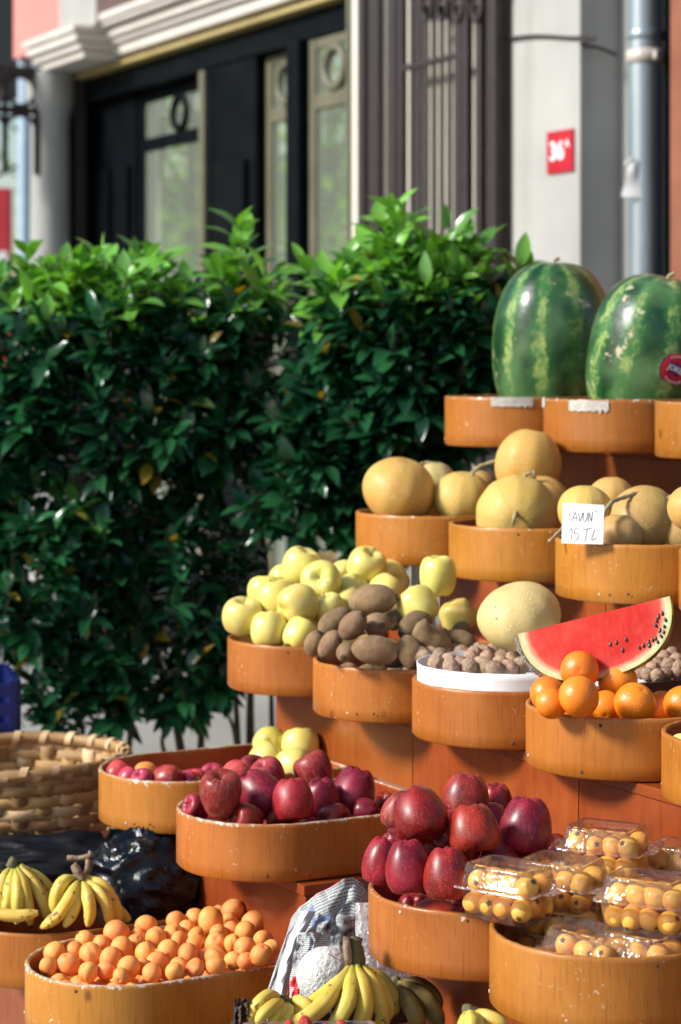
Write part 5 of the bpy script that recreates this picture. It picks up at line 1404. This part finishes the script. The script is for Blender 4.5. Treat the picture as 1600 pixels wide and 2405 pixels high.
def bush(label, c_px, Y0, blobs, nshoot, seed, trunk_px, nobj=280):
    rnd = random.Random(seed); base = at(c_px, 850, Y0); root = empty('privet_bush', (base.x, Y0, 0)); tag(root, label, 'bush', 'leafy bushes behind the stand')
    leaves = []; twigs = MB(); wsum = sum(b[2]*b[3]*b[6] for b in blobs)
    org = Vector((base.x, Y0, 0)); sprigs = MB()
    for (bx, by, rx, ry, dY, rd, dens, topy) in blobs:
        n = int(nshoot*rx*ry*dens/wsum)
        for _ in range(n):
            while True:
                q = Vector((rnd.uniform(-1, 1), rnd.uniform(-1, 1), rnd.uniform(-1, 1)))
                if .25 < q.length < 1: break
            q *= (q.length**-.45)                    # towards the surface
            if q.y > .35 and rnd.random() < .6: q.y = -q.y
            Yl = Y0+dY; p = at(bx+q.x*rx, by-q.z*ry, Yl); p.y += q.y*rd; 
            out = Vector((q.x, q.y, q.z)).normalized()
            d = (out*.6+Vector((0, 0, .75))+Vector((rnd.uniform(-.5, .5), rnd.uniform(-.6, .3), rnd.uniform(-.4, .3)))).normalized()
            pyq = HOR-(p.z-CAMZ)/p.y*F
            top = max(0, min(1, (topy-pyq)/120.0))        # 1 near the top of the bush: fresh growth, also its sunlit colour
            ln = rnd.uniform(.05, .12)*(1+.5*top); nl = rnd.randint(4, 6)
            twigs.tube([p-org-d*.03, p-org+d*ln], [.0022, .0010], 4, False)
            a0 = rnd.random()*6.28; side = d.cross(Vector((.3, .9, .2))).normalized(); s2 = d.cross(side)
            for k in range(nl):
                t_ = (k+.6)/nl
                for h in (0, PI):
                    a = a0+k*PI/2+h+rnd.uniform(-.3, .3); rad = side*math.cos(a)+s2*math.sin(a)
                    ax = (d*(.45+.45*t_)+rad*(1-.45*t_)+Vector((0, 0, -.12))).normalized()
                    L = rnd.uniform(.050, .100)*(1-.25*abs(t_-.5))*(1+.30*top)
                    up = (d*.6+Vector((0, -.25, .8))+Vector((rnd.uniform(-.4, .4), rnd.uniform(-.4, .4), 0))); yv = up.cross(ax).normalized(); zv = ax.cross(yv)
                    if rnd.random() < .10 and top < .2: continue
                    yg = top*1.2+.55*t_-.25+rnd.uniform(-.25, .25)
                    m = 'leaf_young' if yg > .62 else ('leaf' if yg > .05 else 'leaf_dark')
                    leaves.append((p+d*ln*t_+rad*.004, ax, yv, zv, L, rnd.randrange(3), m))
            if top > .15 and rnd.random() < .09:
                for k in range(14):
                    c = p+d*ln*(1+.05*k/3)+Vector((rnd.gauss(0, .009), rnd.gauss(0, .009), rnd.gauss(0, .012)))
                    r_ = rnd.uniform(.0018, .0035); sprigs.add([c-org+Vector(v)*r_ for v in ((1, 0, 0), (-1, 0, 0), (0, 1, 0), (0, -1, 0), (0, 0, 1), (0, 0, -1))], [(0, 2, 4), (2, 1, 4), (1, 3, 4), (3, 0, 4), (2, 0, 5), (1, 2, 5), (3, 1, 5), (0, 3, 5)])
    def vis(l):
        p = l[0]; px = 800+p.x/p.y*F; py = HOR-(p.z-CAMZ)/p.y*F
        return p.y+(0 if -30 < px < 1220 and 480 < py < 1750 else 5)-(.25 if l[6] == 'leaf_young' else 0)
    leaves.sort(key=vis)
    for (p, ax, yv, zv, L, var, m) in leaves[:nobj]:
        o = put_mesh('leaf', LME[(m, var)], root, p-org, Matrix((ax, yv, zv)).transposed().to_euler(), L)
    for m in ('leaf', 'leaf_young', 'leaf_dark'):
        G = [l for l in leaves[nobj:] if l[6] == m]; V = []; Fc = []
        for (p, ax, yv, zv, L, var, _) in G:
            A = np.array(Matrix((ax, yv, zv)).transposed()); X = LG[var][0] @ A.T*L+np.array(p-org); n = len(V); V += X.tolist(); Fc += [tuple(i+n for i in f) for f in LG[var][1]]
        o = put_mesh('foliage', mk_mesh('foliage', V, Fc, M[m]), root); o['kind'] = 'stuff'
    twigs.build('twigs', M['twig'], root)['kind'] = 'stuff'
    if sprigs.V: sprigs.build('flower_buds', M['bud'], root)['kind'] = 'stuff'
    for (px, py0, px1, py1, px2, py2, dY, r) in trunk_px:
        a, b, c = at(px, py0, Y0+dY), at(px1, py1, Y0+dY+.03), at(px2, py2, Y0+dY-.03)
        pts = smooth_path([a-org, b-org, c-org], 6)
        MB().tube(pts, list(np.linspace(r, r*.5, len(pts))), 8).build('trunk', M['twig'], root)
    return root, len(leaves)
M['bud'] = simple('flower_bud', (.30, .30, .07), (.42, .40, .12), 40, .6, 0)
# blobs: px, py, rx, ry, dY, depth radius, density, top row
B1 = [(90, 850, 160, 120, 0, .20, 1.0, 840), (300, 840, 170, 125, 0, .22, 1.0, 830), (450, 880, 120, 120, 0, .2, 1.0, 840), (565, 830, 90, 110, .02, .18, 1.0, 820), (570, 705, 40, 65, 0, .07, 1.2, 820), (625, 800, 30, 45, 0, .07, .8, 820), (80, 745, 65, 55, 0, .1, 1.1, 830), (225, 715, 50, 55, 0, .1, 1.1, 820), (325, 715, 55, 60, 0, .1, 1.1, 820), (500, 760, 45, 45, 0, .1, 1.0, 820), (300, 980, 330, 200, .05, .28, 1.0, 700), (540, 930, 130, 220, .05, .2, 1.0, 700),
      (160, 1190, 260, 170, .08, .24, .6, 650), (470, 1200, 150, 140, .12, .2, .35, 650), (110, 1380, 190, 150, -.05, .2, 1.0, 1330), (420, 1390, 160, 150, .0, .2, .9, 1000), (330, 1560, 220, 110, .05, .2, 1.0, 900), (500, 1550, 110, 110, .03, .15, .8, 900), (120, 1640, 170, 90, .03, .15, .8, 900), (200, 1640, 190, 70, .05, .15, .7, 900), (470, 1600, 130, 70, .05, .15, .5, 900), (60, 1540, 110, 110, .05, .15, .7, 900), (-60, 1000, 150, 300, .05, .25, .9, 700), (-60, 1350, 120, 200, .05, .2, .9, 1300)]  # low left clump has its own top row, painting it sunlit
T1 = [(430, 1790, 400, 1640, 330, 1420, .0, .014), (470, 1790, 480, 1680, 520, 1560, -.03, .012), (560, 1790, 555, 1660, 545, 1500, .0, .011), (590, 1790, 588, 1690, 590, 1500, .04, .016), (640, 1780, 638, 1660, 636, 1480, .04, .010), (300, 1790, 320, 1640, 380, 1480, -.05, .010), (200, 1790, 190, 1690, 170, 1540, .02, .009), (395, 1790, 385, 1720, 470, 1600, -.02, .008), (560, 1790, 545, 1700, 510, 1640, -.05, .007), (630, 1300, 560, 1150, 490, 1080, -.05, .005), (630, 1420, 620, 1260, 560, 1100, -.05, .006)]
r1 = bush('tall leafy privet bush with bright new growth filling the left of the photo', 300, 6.30, B1, 1050, 11, T1)
B2 = [(890, 790, 140, 90, 0, .2, 1.1, 800), (1040, 770, 140, 85, 0, .2, 1.1, 790), (805, 845, 50, 60, 0, .13, 1.1, 840), (820, 725, 45, 40, 0, .08, 1.1, 800), (935, 660, 45, 65, 0, .08, 1.2, 800), (1060, 690, 55, 45, 0, .08, 1.1, 790), (1165, 740, 50, 50, .05, .12, 1.1, 780), (970, 900, 210, 130, .05, .25, 1.0, 640), (1110, 860, 110, 130, .05, .2, 1.0, 640), (860, 1030, 200, 140, .08, .22, .8, 640), (760, 1000, 75, 140, .05, .15, .8, 640), (740, 1160, 130, 130, .1, .2, .7, 600), (1000, 1020, 150, 120, .1, .2, .6, 600), (860, 1210, 150, 110, .1, .15, .6, 600)]
T2 = [(860, 1800, 870, 1450, 900, 1050, .05, .014), (760, 1800, 750, 1400, 720, 1100, .05, .010), (900, 1800, 930, 1400, 1010, 1000, .1, .012)]
r2 = bush('rounded leafy privet bush behind the melons with a tall shoot on top', 930, 6.12, B2, 820, 23, T2)

# ------------------------------------------------------------ the shop front
OW = Vector((.965, 8.0))
WROT = Matrix(((DV.x, -PV.x, 0), (DV.y, -PV.y, 0), (0, 0, 1)))   # local (s, out, z)
def ws(px, out=0.0):
    k = (px-800)/F; o = OW-PV*out
    return (o.x-k*o.y)/(-DV.x+k*DV.y)
def wz(px, py, out=0.0):
    Y = (OW-PV*out+DV*ws(px, out)).y
    return CAMZ+(HOR-py)/F*Y
SHOP = empty('shop_building', (OW.x, OW.y, 0)); SHOP.rotation_euler = WROT.to_euler()
tag(SHOP, 'old shop front with dark timber windows, pale cornice and stone pillars', 'building')
def wb(name, s0, s1, o0, o1, z0, z1, m, parent=None, bev=.004):
    c = ((s0+s1)/2, (o0+o1)/2, (z0+z1)/2)
    ob = MB().box((0, 0, 0), (abs(s1-s0), abs(o1-o0), abs(z1-z0)), None, min(bev, .3*min(abs(s1-s0), abs(o1-o0), abs(z1-z0)))).build(name, M[m] if isinstance(m, str) else m, parent or SHOP, False)
    ob.location = c; return ob
def m_stone():
    t = NT('pale_painted_stone'); v = t.coord(); vs = t.coord(scale=(9, 9, .7))
    col = t.ramp(t.noise(v, 2.5, 4), [(.3, (.33, .328, .315)), (.7, (.40, .398, .38))])
    col = t.mix(t.ramp(t.noise(vs, 1.0, 5, .6), [(.50, 0.0), (.75, .45)]), col, (.22, .21, .19))
    col = t.mix(t.ramp(t.noise(v, 22, 4, .7), [(.66, 0.0), (.70, .35)]), col, (.55, .54, .50))
    return t.fin(col, .78, t.bump(t.noise(v, 40, 4), .2, .006), .3)
M['stone'] = m_stone()
M['cornice'] = simple('cornice_stone', (.52, .48, .43), (.62, .58, .53), 4, .75, .15, 40)
M['timber'] = simple('black_timber', (.0025, .0035, .005), (.005, .006, .008), 8, .4, .1, 60, spec=.04)
M['olive'] = simple('olive_cream_paint', (.095, .09, .055), (.14, .13, .085), 5, .5, .08, 50)
M['iron'] = simple('purple_brown_iron', (.020, .012, .013), (.034, .021, .022), 20, .5, .15, 80)
M['brass'] = simple('ochre_strip', (.32, .24, .09), (.42, .33, .14), 6, .45, .1, 50)
M['pink'] = simple('pink_render', (.55, .20, .17), (.60, .24, .21), 5, .8, .1, 60)
M['terra'] = simple('terracotta_render', (.19, .062, .03), (.25, .09, .045), 6, .8, .2, 50)
M['zinc'] = simple('zinc_pipe', (.22, .27, .31), (.34, .40, .44), 10, .38, .1, 40, (1, 1, .2), metal=.6)
def glass_mat():
    t = NT('dark_window_glass'); v = t.coord(rand=False)
    return t.fin((.44, .50, .40), .015, t.bump(t.noise(v, 1.3, 2), .02, .05), .5, metal=.75)
M['glass'] = glass_mat()
zt = 3.23
wb('wall', ws(845)+.02, 5.42, -.34, -.30, 0, zt, 'timber'); wb('wall', ws(1178), ws(848), -.34, -.30, 0, 4.6, M['cornice'])
wb('wall', -3.2, ws(1178), -.34, -.08, 0, 4.8, 'stone')
# cornice mouldings above the shop window
for (o1, a, b, m) in ((.05, 3.232, 3.258, 'brass'), (.0, 3.260, 3.285, 'timber'), (.06, 3.287, 3.345, 'cornice'), (.09, 3.347, 3.375, 'cornice'), (.12, 3.377, 3.43, 'cornice'), (.165, 3.432, 3.455, 'cornice'), (.185, 3.457, 3.50, 'cornice')):
    wb('cornice_moulding', 1.86, 5.50, -.30, o1, a, b, m, bev=.012)
wb('wall', 1.86, 6.4, -.30, -.02, 3.502, 5.0, 'pink')
for (o1, a, b, e) in ((.24, 3.27, 3.31, .0), (.27, 3.312, 3.35, .02), (.30, 3.352, 3.40, .035), (.32, 3.402, 3.44, .05)):
    wb('capital', ws(172, .3)-e, ws(66, .3)+e, -.30, o1, a, b, 'cornice', bev=.015)
wb('pilaster', ws(185, .3), ws(100, .3), -.30, .20, 3.442, 5.0, 'stone')
cl = MB().lathe([(.15, 0), (.15, .5), (.125, .55), (.118, 1.8), (.112, 3.0), (.125, 3.05), (.14, 3.1), (.14, 3.27)], 32).build('column', M['stone'], SHOP); cl.location = (ws(118, .16), .16, 0)
# timber posts and panels between the windows
wb('timber_post', 5.25, 5.42, -.30, .06, 0, zt-.002, 'timber'); wb('timber_panel', 4.62, 5.25, -.30, -.10, 0, zt-.002, 'timber')
for s0, s1 in ((4.70, 4.90), (4.97, 5.17)):
    wb('panel_moulding', s0, s1, -.10, -.075, .7, 2.7, 'timber')
wb('lintel', 1.87, 5.25, -.30, -.02, 3.10, zt-.004, 'timber')
wb('timber_panel', 2.96, 3.50, -.30, -.03, 0, 3.098, 'timber'); wb('panel_moulding', 3.05, 3.40, -.03, -.005, .9, 2.6, 'timber')
wb('timber_post', 2.37, 2.50, -.30, .04, 0, 3.098, 'timber')
def window(s0, s1, z0, z1, tr, fm, fw_=.07, od=-.12, ring=True, name='window'):
    w_ = empty(name); w_.parent = SHOP
    wb('frame', s0, s0+fw_, od-.02, od+.05, z0, z1, fm, w_); wb('frame', s1-fw_, s1, od-.02, od+.05, z0, z1, fm, w_)
    wb('frame', s0+fw_, s1-fw_, od-.02, od+.045, z1-fw_*.8, z1, fm, w_); wb('transom', s0+fw_, s1-fw_, od-.02, od+.048, tr-.035, tr+.035, fm, w_); wb('frame', s0+fw_, s1-fw_, od-.02, od+.045, z0, z0+.09, fm, w_)
    wb('pane', s0+fw_+.001, s1-fw_-.001, od+.030, od+.036, z0+.091, tr-.036, 'glass', w_, 0); wb('pane', s0+fw_+.001, s1-fw_-.001, od+.030, od+.036, tr+.036, z1-fw_*.8-.001, 'glass', w_, 0)
    if ring:
        cz = (tr+z1-fw_*.8+.035)/2; rr = min((s1-s0)/2-fw_, (z1-fw_*.8-tr-.035)/2)-.012
        P = [((s0+s1)/2+rr*math.cos(a), od+.045, cz+rr*math.sin(a)) for a in np.linspace(0, 2*PI, 33)]
        MB().tube(P, .020, 8, False).build('ring', M[fm] if isinstance(fm, str) else fm, w_)
window(1.87, 2.36, .05, 3.09, 2.80, 'olive', .058, -.06, name='door'); window(2.51, 2.95, .05, 3.09, 2.80, 'olive', .055, -.13, name='door'); window(3.51, 4.61, .5, 3.09, 2.80, 'timber', .07, -.16)
wb('window_jamb', 3.505, 3.57, -.10, .0, .5, 3.09, 'olive')
# bay behind the grille; cream panel paints the bright reflections in its glass
M['bay'] = simple('bay_reflection_cream', (.58, .56, .46), (.68, .66, .55), 3, .6, .08, 40, (1, 1, .3))
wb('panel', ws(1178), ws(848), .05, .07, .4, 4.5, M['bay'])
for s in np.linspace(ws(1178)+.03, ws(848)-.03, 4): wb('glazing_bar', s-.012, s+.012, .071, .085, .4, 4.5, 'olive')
# stone pillar with the house number
PW = .10
wb('pillar', 0.0, ws(1200, PW), -.30, PW, 0, 4.8, 'stone', bev=.006)
for a, b in ((1.9, .9), (.55, .62)): pass
# orange wall, black strip painting the shadow beside it, drain pipe
wb('wall', -3.2, ws(1574, .16), -.08, .16, 0, 4.8, 'terra'); wb('shadow_strip', ws(1574, .16)+.001, ws(1556, .0)+.02, -.08, -.02, 0, 4.8, 'timber')
pipe = empty('drain_pipe', (0, 0, 0)); so_ = .02; sp = ws(1516, so_); q = OW-PV*so_+DV*sp; pipe.location = (q.x, q.y, 0); pipe.rotation_euler = WROT.to_euler()
tag(pipe, 'grey zinc drain pipe right of the pale pillar', 'pipe')
MB().lathe([(.062, 0), (.062, 2.2), (.0625, 4.8)], 28).build('pipe_body', M['zinc'], pipe)
zc = wz(1516, 132, so_); MB().lathe([(.063, zc-.028), (.069, zc-.026), (.069, zc+.02), (.063, zc+.022)], 28).build('clamp', M['tape'], pipe)
MB().lathe([(.063, zc+.055), (.066, zc+.06), (.066, zc+.085), (.063, zc+.09)], 28).build('pipe_joint', M['zinc'], pipe)
MB().box((-.068, .01, zc-.004), (.03, .012, .03), None, .003).build('clamp_bolt', M['tape'], pipe)
# white paper tag tied to the pipe
tp = OW-PV*(so_+.072)+DV*(ws(1487, .09)); zt0, zt1 = wz(1487, 378, .09), wz(1487, 462, .09)
tagm = empty('paper_tag', (tp.x, tp.y, zt0)); tag(tagm, 'torn white paper tag tied to the drain pipe', 'paper tag')
h_ = zt0-zt1; V = []; 
for i in range(9):
    f = i/8; w_ = .010+.030*f
    for s_ in (-1, -.3, .4, 1): V.append((s_*w_, -.004*math.cos(s_*1.5)-.003*math.sin(f*7+s_), -h_*f-.004*(s_ > 0)*(i == 8)))
put_mesh('paper', mk_mesh('paper', V, [(i*4+j, i*4+j+1, i*4+j+5, i*4+j+4) for i in range(8) for j in range(3)], flat('tag_paper', (.78, .79, .80))), tagm)
MB().tube(smooth_path([(-.03, 0, -.012), (-.012, -.006, .004), (.0, -.008, .010), (.012, -.004, -.004), (.018, 0, -.02)], 4), .003, 6).build('tie', M['white_print'], tagm)
# house number plate
sn = (ws(1289, PW)+ws(1351, PW))/2; zn = wz(1320, 356, PW); wn_ = abs(ws(1289, PW)-ws(1351, PW)); hn = 100/F*(OW-PV*PW+DV*sn).y
q = OW-PV*(PW+.006)+DV*sn; plate = empty('number_plate', (q.x, q.y, zn)); plate.rotation_euler = WROT.to_euler(); tag(plate, 'small red enamel house number plate 36A on the pale pillar', 'number plate')
M['enamel'] = simple('red_enamel', (.42, .012, .03), (.50, .02, .04), 8, .25, .03, 20, coat=.3)
MB().box((0, 0, 0), (wn_, .008, hn), None, .003).build('plate', M['enamel'], plate, False)
mb = MB(); bt = .006
for (cx, cz, sx, sz) in ((0, hn/2-.012, wn_-.02, bt*.6), (0, -hn/2+.012, wn_-.02, bt*.6), (wn_/2-.012, 0, bt*.6, hn-.024), (-wn_/2+.012, 0, bt*.6, hn-.024)): mb.box((cx, .0046, cz), (sx, .0012, sz))
mb.build('border', simple('dull_red_line', (.30, .01, .02), (.34, .015, .025), 8, .4, 0), plate, False)
rt = Euler((PI/2, 0, PI)); 
text_mesh('36', hn*.60, 'white_print', plate, (.016, .0062, .0), rt, ext_=.0004, bold=.003, sx=1.0); text_mesh('A', hn*.26, 'white_print', plate, (-wn_*.30, .0062, hn*.16), rt, ext_=.0004, bold=.0012)
text_mesh('SOKAK', hn*.085, 'white_print', plate, (0, .0062, -hn*.37), rt, ext_=.0002) if False else None
# cable across the pillar
MB().tube(smooth_path([(ws(1184, .11), .115, wz(1184, 92, .11)), (ws(1260, .11), .112, wz(1260, 84, .11)), (ws(1340, .11), .112, wz(1340, 88, .11)), (ws(1400, .11), .113, wz(1400, 88, .11)), (-.02, .11, wz(1416, 92, .11)), (-.03, .04, wz(1440, 104, .04)), (-.05, -.03, wz(1462, 122, 0))], 5), .006, 6).build('cable', M['iron'], SHOP)
# iron grille
GR = empty('iron_grille', (OW.x, OW.y, 0)); GR.rotation_euler = WROT.to_euler(); tag(GR, 'tall purple-brown iron grille of bars left of the pale pillar', 'grille')
GO = .16
def gbar(px0, px1, o=GO, th=None, z0=.2, z1=4.7):
    s0, s1 = ws(px1, o), ws(px0, o); wb('bar', s0, s1, o-(th or abs(s1-s0))/2, o+(th or abs(s1-s0))/2, z0, z1, 'iron', GR, .006)
for a, b, t_ in ((846, 861, .03), (871, 895, .03), (920, 935, .03), (939, 951, .03), (1072, 1089, .03), (1091, 1104, .03), (1122, 1136, .03), (1150, 1170, .03)): gbar(a, b, GO, t_)
for a in (968, 985, 1003, 1021, 1039, 1057): gbar(a-4.2, a+4.2, GO, .010)
zr = wz(1010, 146, GO); wb('rail', ws(1105, GO), ws(945, GO), GO-.012, GO+.012, zr-.012, zr+.012, 'iron', GR)
wb('rail', ws(1172, GO), ws(846, GO), GO-.014, GO+.014, .5, .54, 'iron', GR); z2 = wz(1010, 20, GO); wb('rail', ws(1172, GO), ws(1060, GO), GO-.02, GO+.02, z2+.0, z2+.06, 'iron', GR)
for a in (1012, 1048, 1085, 1130):
    P = [(ws(a, GO)+.045*math.cos(t_)*(1-t_/16), GO+.02, wz(a, 25, GO)+.06*math.sin(t_)*(1-t_/16)) for t_ in np.linspace(0, 9, 30)]
    MB().tube(P, .009, 6).build('scroll', M['iron'], GR)
# iron bracket panel with rings sticking out beside the column
BR = empty('iron_bracket', (OW.x, OW.y, 0)); BR.rotation_euler = WROT.to_euler(); tag(BR, 'dark iron bracket with rings jutting out beside the white column', 'bracket')
sb_ = 5.22; zb0, zb1 = wz(160, 308, .1), wz(160, 172, .1)
wb('bar', sb_-.02, sb_+.02, .0, 1.1, zb1-.03, zb1+.03, 'iron', BR); wb('bar', sb_-.015, sb_+.015, .0, 1.1, wz(160, 262, .1)-.02, wz(160, 262, .1)+.02, 'iron', BR)
wb('post', sb_-.03, sb_+.03, -.03, .03, 0, zb1+.03, 'iron', BR)
for o_ in (.17, .36, .55):
    for zc_, r_ in (((zb1+wz(160, 262, .1))/2, .085), (wz(160, 262, .1)-.12, .095)):
        P = [(sb_, o_+r_*math.cos(a), zc_+r_*math.sin(a)) for a in (np.linspace(0, 2*PI, 29) if zc_ > 3.0 else np.linspace(PI*.0, PI, 16))]
        MB().tube(P, .014, 6, False).build('ring', M['iron'], BR)
for o_ in (.265, .455): wb('bar', sb_-.012, sb_+.012, o_-.016, o_+.016, zb0-.25, zb1, 'iron', BR)

# ------------------------------------------------------------ street beyond the column and across the road
pp = at(60, 850, 13.7); blue = MB().lathe([(.048, 0), (.048, 6)], 20).build('blue_pipe', simple('pale_blue_pipe', (.30, .42, .55), (.42, .54, .64), 6, .4, .05, 40), loc=(pp.x, pp.y, 0)); tag(blue, 'pale blue drain pipe left of the white column', 'pipe')
rp = at(2, 850, 15.0); RS = empty('street_sign', (rp.x, rp.y, 0)); tag(RS, 'tall red sign board with a white patch at the far left edge', 'sign')
MB().box((0, 0, 2.05), (.16, .10, 1.5), None, .02).build('board', M['enamel'], RS, False); MB().box((.02, -.053, 2.25), (.07, .006, .22), None, .002).build('white_patch', M['white_print'], RS, False); MB().box((0, 0, .65), (.06, .06, 1.3), None, .005).build('post', M['iron'], RS, False)
def tree(label, x, y, h, cr, seed, n=3000, low=.2, group='street trees', leafL=.14, mats=('tree_leaf', 'leaf_young')):
    rnd = random.Random(seed); root = empty('street_tree', (x, y, 0)); tag(root, label, 'tree', group)
    mb = MB().tube(smooth_path([(0, 0, 0), (.05, .03, h*.25), (-.05, .05, h*.5), (.05, 0, h*.8)], 5), list(np.linspace(.16, .04, 16)), 8)
    cl = []
    for k in range(22):
        a = rnd.random()*6.28; r = cr*rnd.uniform(.2, .95); z = h*rnd.uniform(low, .95); cl.append((Vector((r*math.cos(a), r*math.sin(a), z)), cr*rnd.uniform(.28, .5)))
        mb.tube([(0, 0, z*.75), (r*math.cos(a)*.5, r*math.sin(a)*.5, z*.9), tuple(cl[-1][0])], [.05, .03, .012], 5)
    mb.build('trunk', M['twig'], root); gs = {m: ([], []) for m in mats}
    for i in range(n):
        c, R = cl[rnd.randrange(len(cl))]; v = Vector((rnd.gauss(0, 1), rnd.gauss(0, 1), rnd.gauss(0, 1))).normalized()*R*rnd.random()**.4
        p = c+v; ax = Vector((rnd.gauss(0, 1), rnd.gauss(0, 1), rnd.gauss(0, .6)-.3)).normalized(); yv = ax.cross(Vector((rnd.gauss(0, .5), rnd.gauss(0, .5), 1))).normalized(); zv = ax.cross(yv)
        V, Fc = gs[mats[0] if rnd.random() < .6 else mats[1]]; A = np.array(Matrix((ax, yv, zv)).transposed()); L = leafL*rnd.uniform(.7, 1.3); X = LG[1][0]*np.array((1, 1.6, 1)) @ A.T*L+np.array(p); k = len(V); V += X.tolist(); Fc += [tuple(q+k for q in f) for f in LG[1][1]]
    for m in mats: put_mesh('crown', mk_mesh('crown', *gs[m], M[m]), root)['kind'] = 'stuff'
def wp(s, out): q = OW+DV*s-PV*out; return q.x, q.y
for i, (s, o_, h) in enumerate(((13.5, 7.6, 7.0), (17, 7.9, 7.6), (20.5, 7.4, 7.2), (24.5, 8.0, 8.0), (29, 7.6, 7.5))):
    tree(f'leafy street tree across the road mirrored in the shop windows, {ORD[i].replace("from left", "along the road") if i else "nearest along the road"}', *wp(s, o_), h, 2.7, 40+i)
tree('distant leafy tree seen past the white column at the left edge', *(at(10, 850, 24.0).x-1.2, 24.0), 6.5, 2.4, 60, 1800, .2, 'far trees')
# plain block across the road, mirrored in the window
def block():
    x, y = wp(22, 13); root = empty('apartment_block', (x, y, 0)); root.rotation_euler = WROT.to_euler(); tag(root, 'pale apartment block with a grid of windows across the road', 'building')
    wb('wall', -12, 14, 0, 6, 0, 5.4, simple('grey_render', (.22, .215, .20), (.28, .275, .26), 1, .8, .1), root)
    for i in range(16):
        for j in (1,):
            wb('window', -11.4+i*1.6, -10.5+i*1.6, -.04, -.001, .4+j*2.6, 1.9+j*2.6, 'glass', root, 0)
    for i in range(8): wb('red_shutter', -11.5+i*3.2, -9.3+i*3.2, -.05, -.001, .1, 2.4, M['enamel'], root)
block()

# neighbouring house past the column, upper storey coloured near-black to paint shade
NB = empty('neighbouring_house', (at(-60, 850, 19.0).x, 19.6, 0)); tag(NB, 'neighbouring house with an upper storey coloured dark for shade at the far left edge', 'building')
wb('upper_wall', -1.2, .35, -.3, .3, 4.0, 8.0, simple('shade_dark_render', (.006, .007, .009), (.012, .012, .015), 3, .7, .1), NB); wb('lower_wall', -1.2, .05, -.3, .25, 0, 3.998, simple('sand_render', (.40, .33, .25), (.50, .42, .33), 2, .8, .1), NB)
wb('shop_sign', -.6, .02, -.36, -.31, 2.7, 3.2, simple('orange_sign', (.55, .16, .05), (.6, .2, .07), 3, .6, 0), NB); wb('window', -.5, -.05, -.34, -.31, 1.0, 2.5, 'glass', NB, 0)
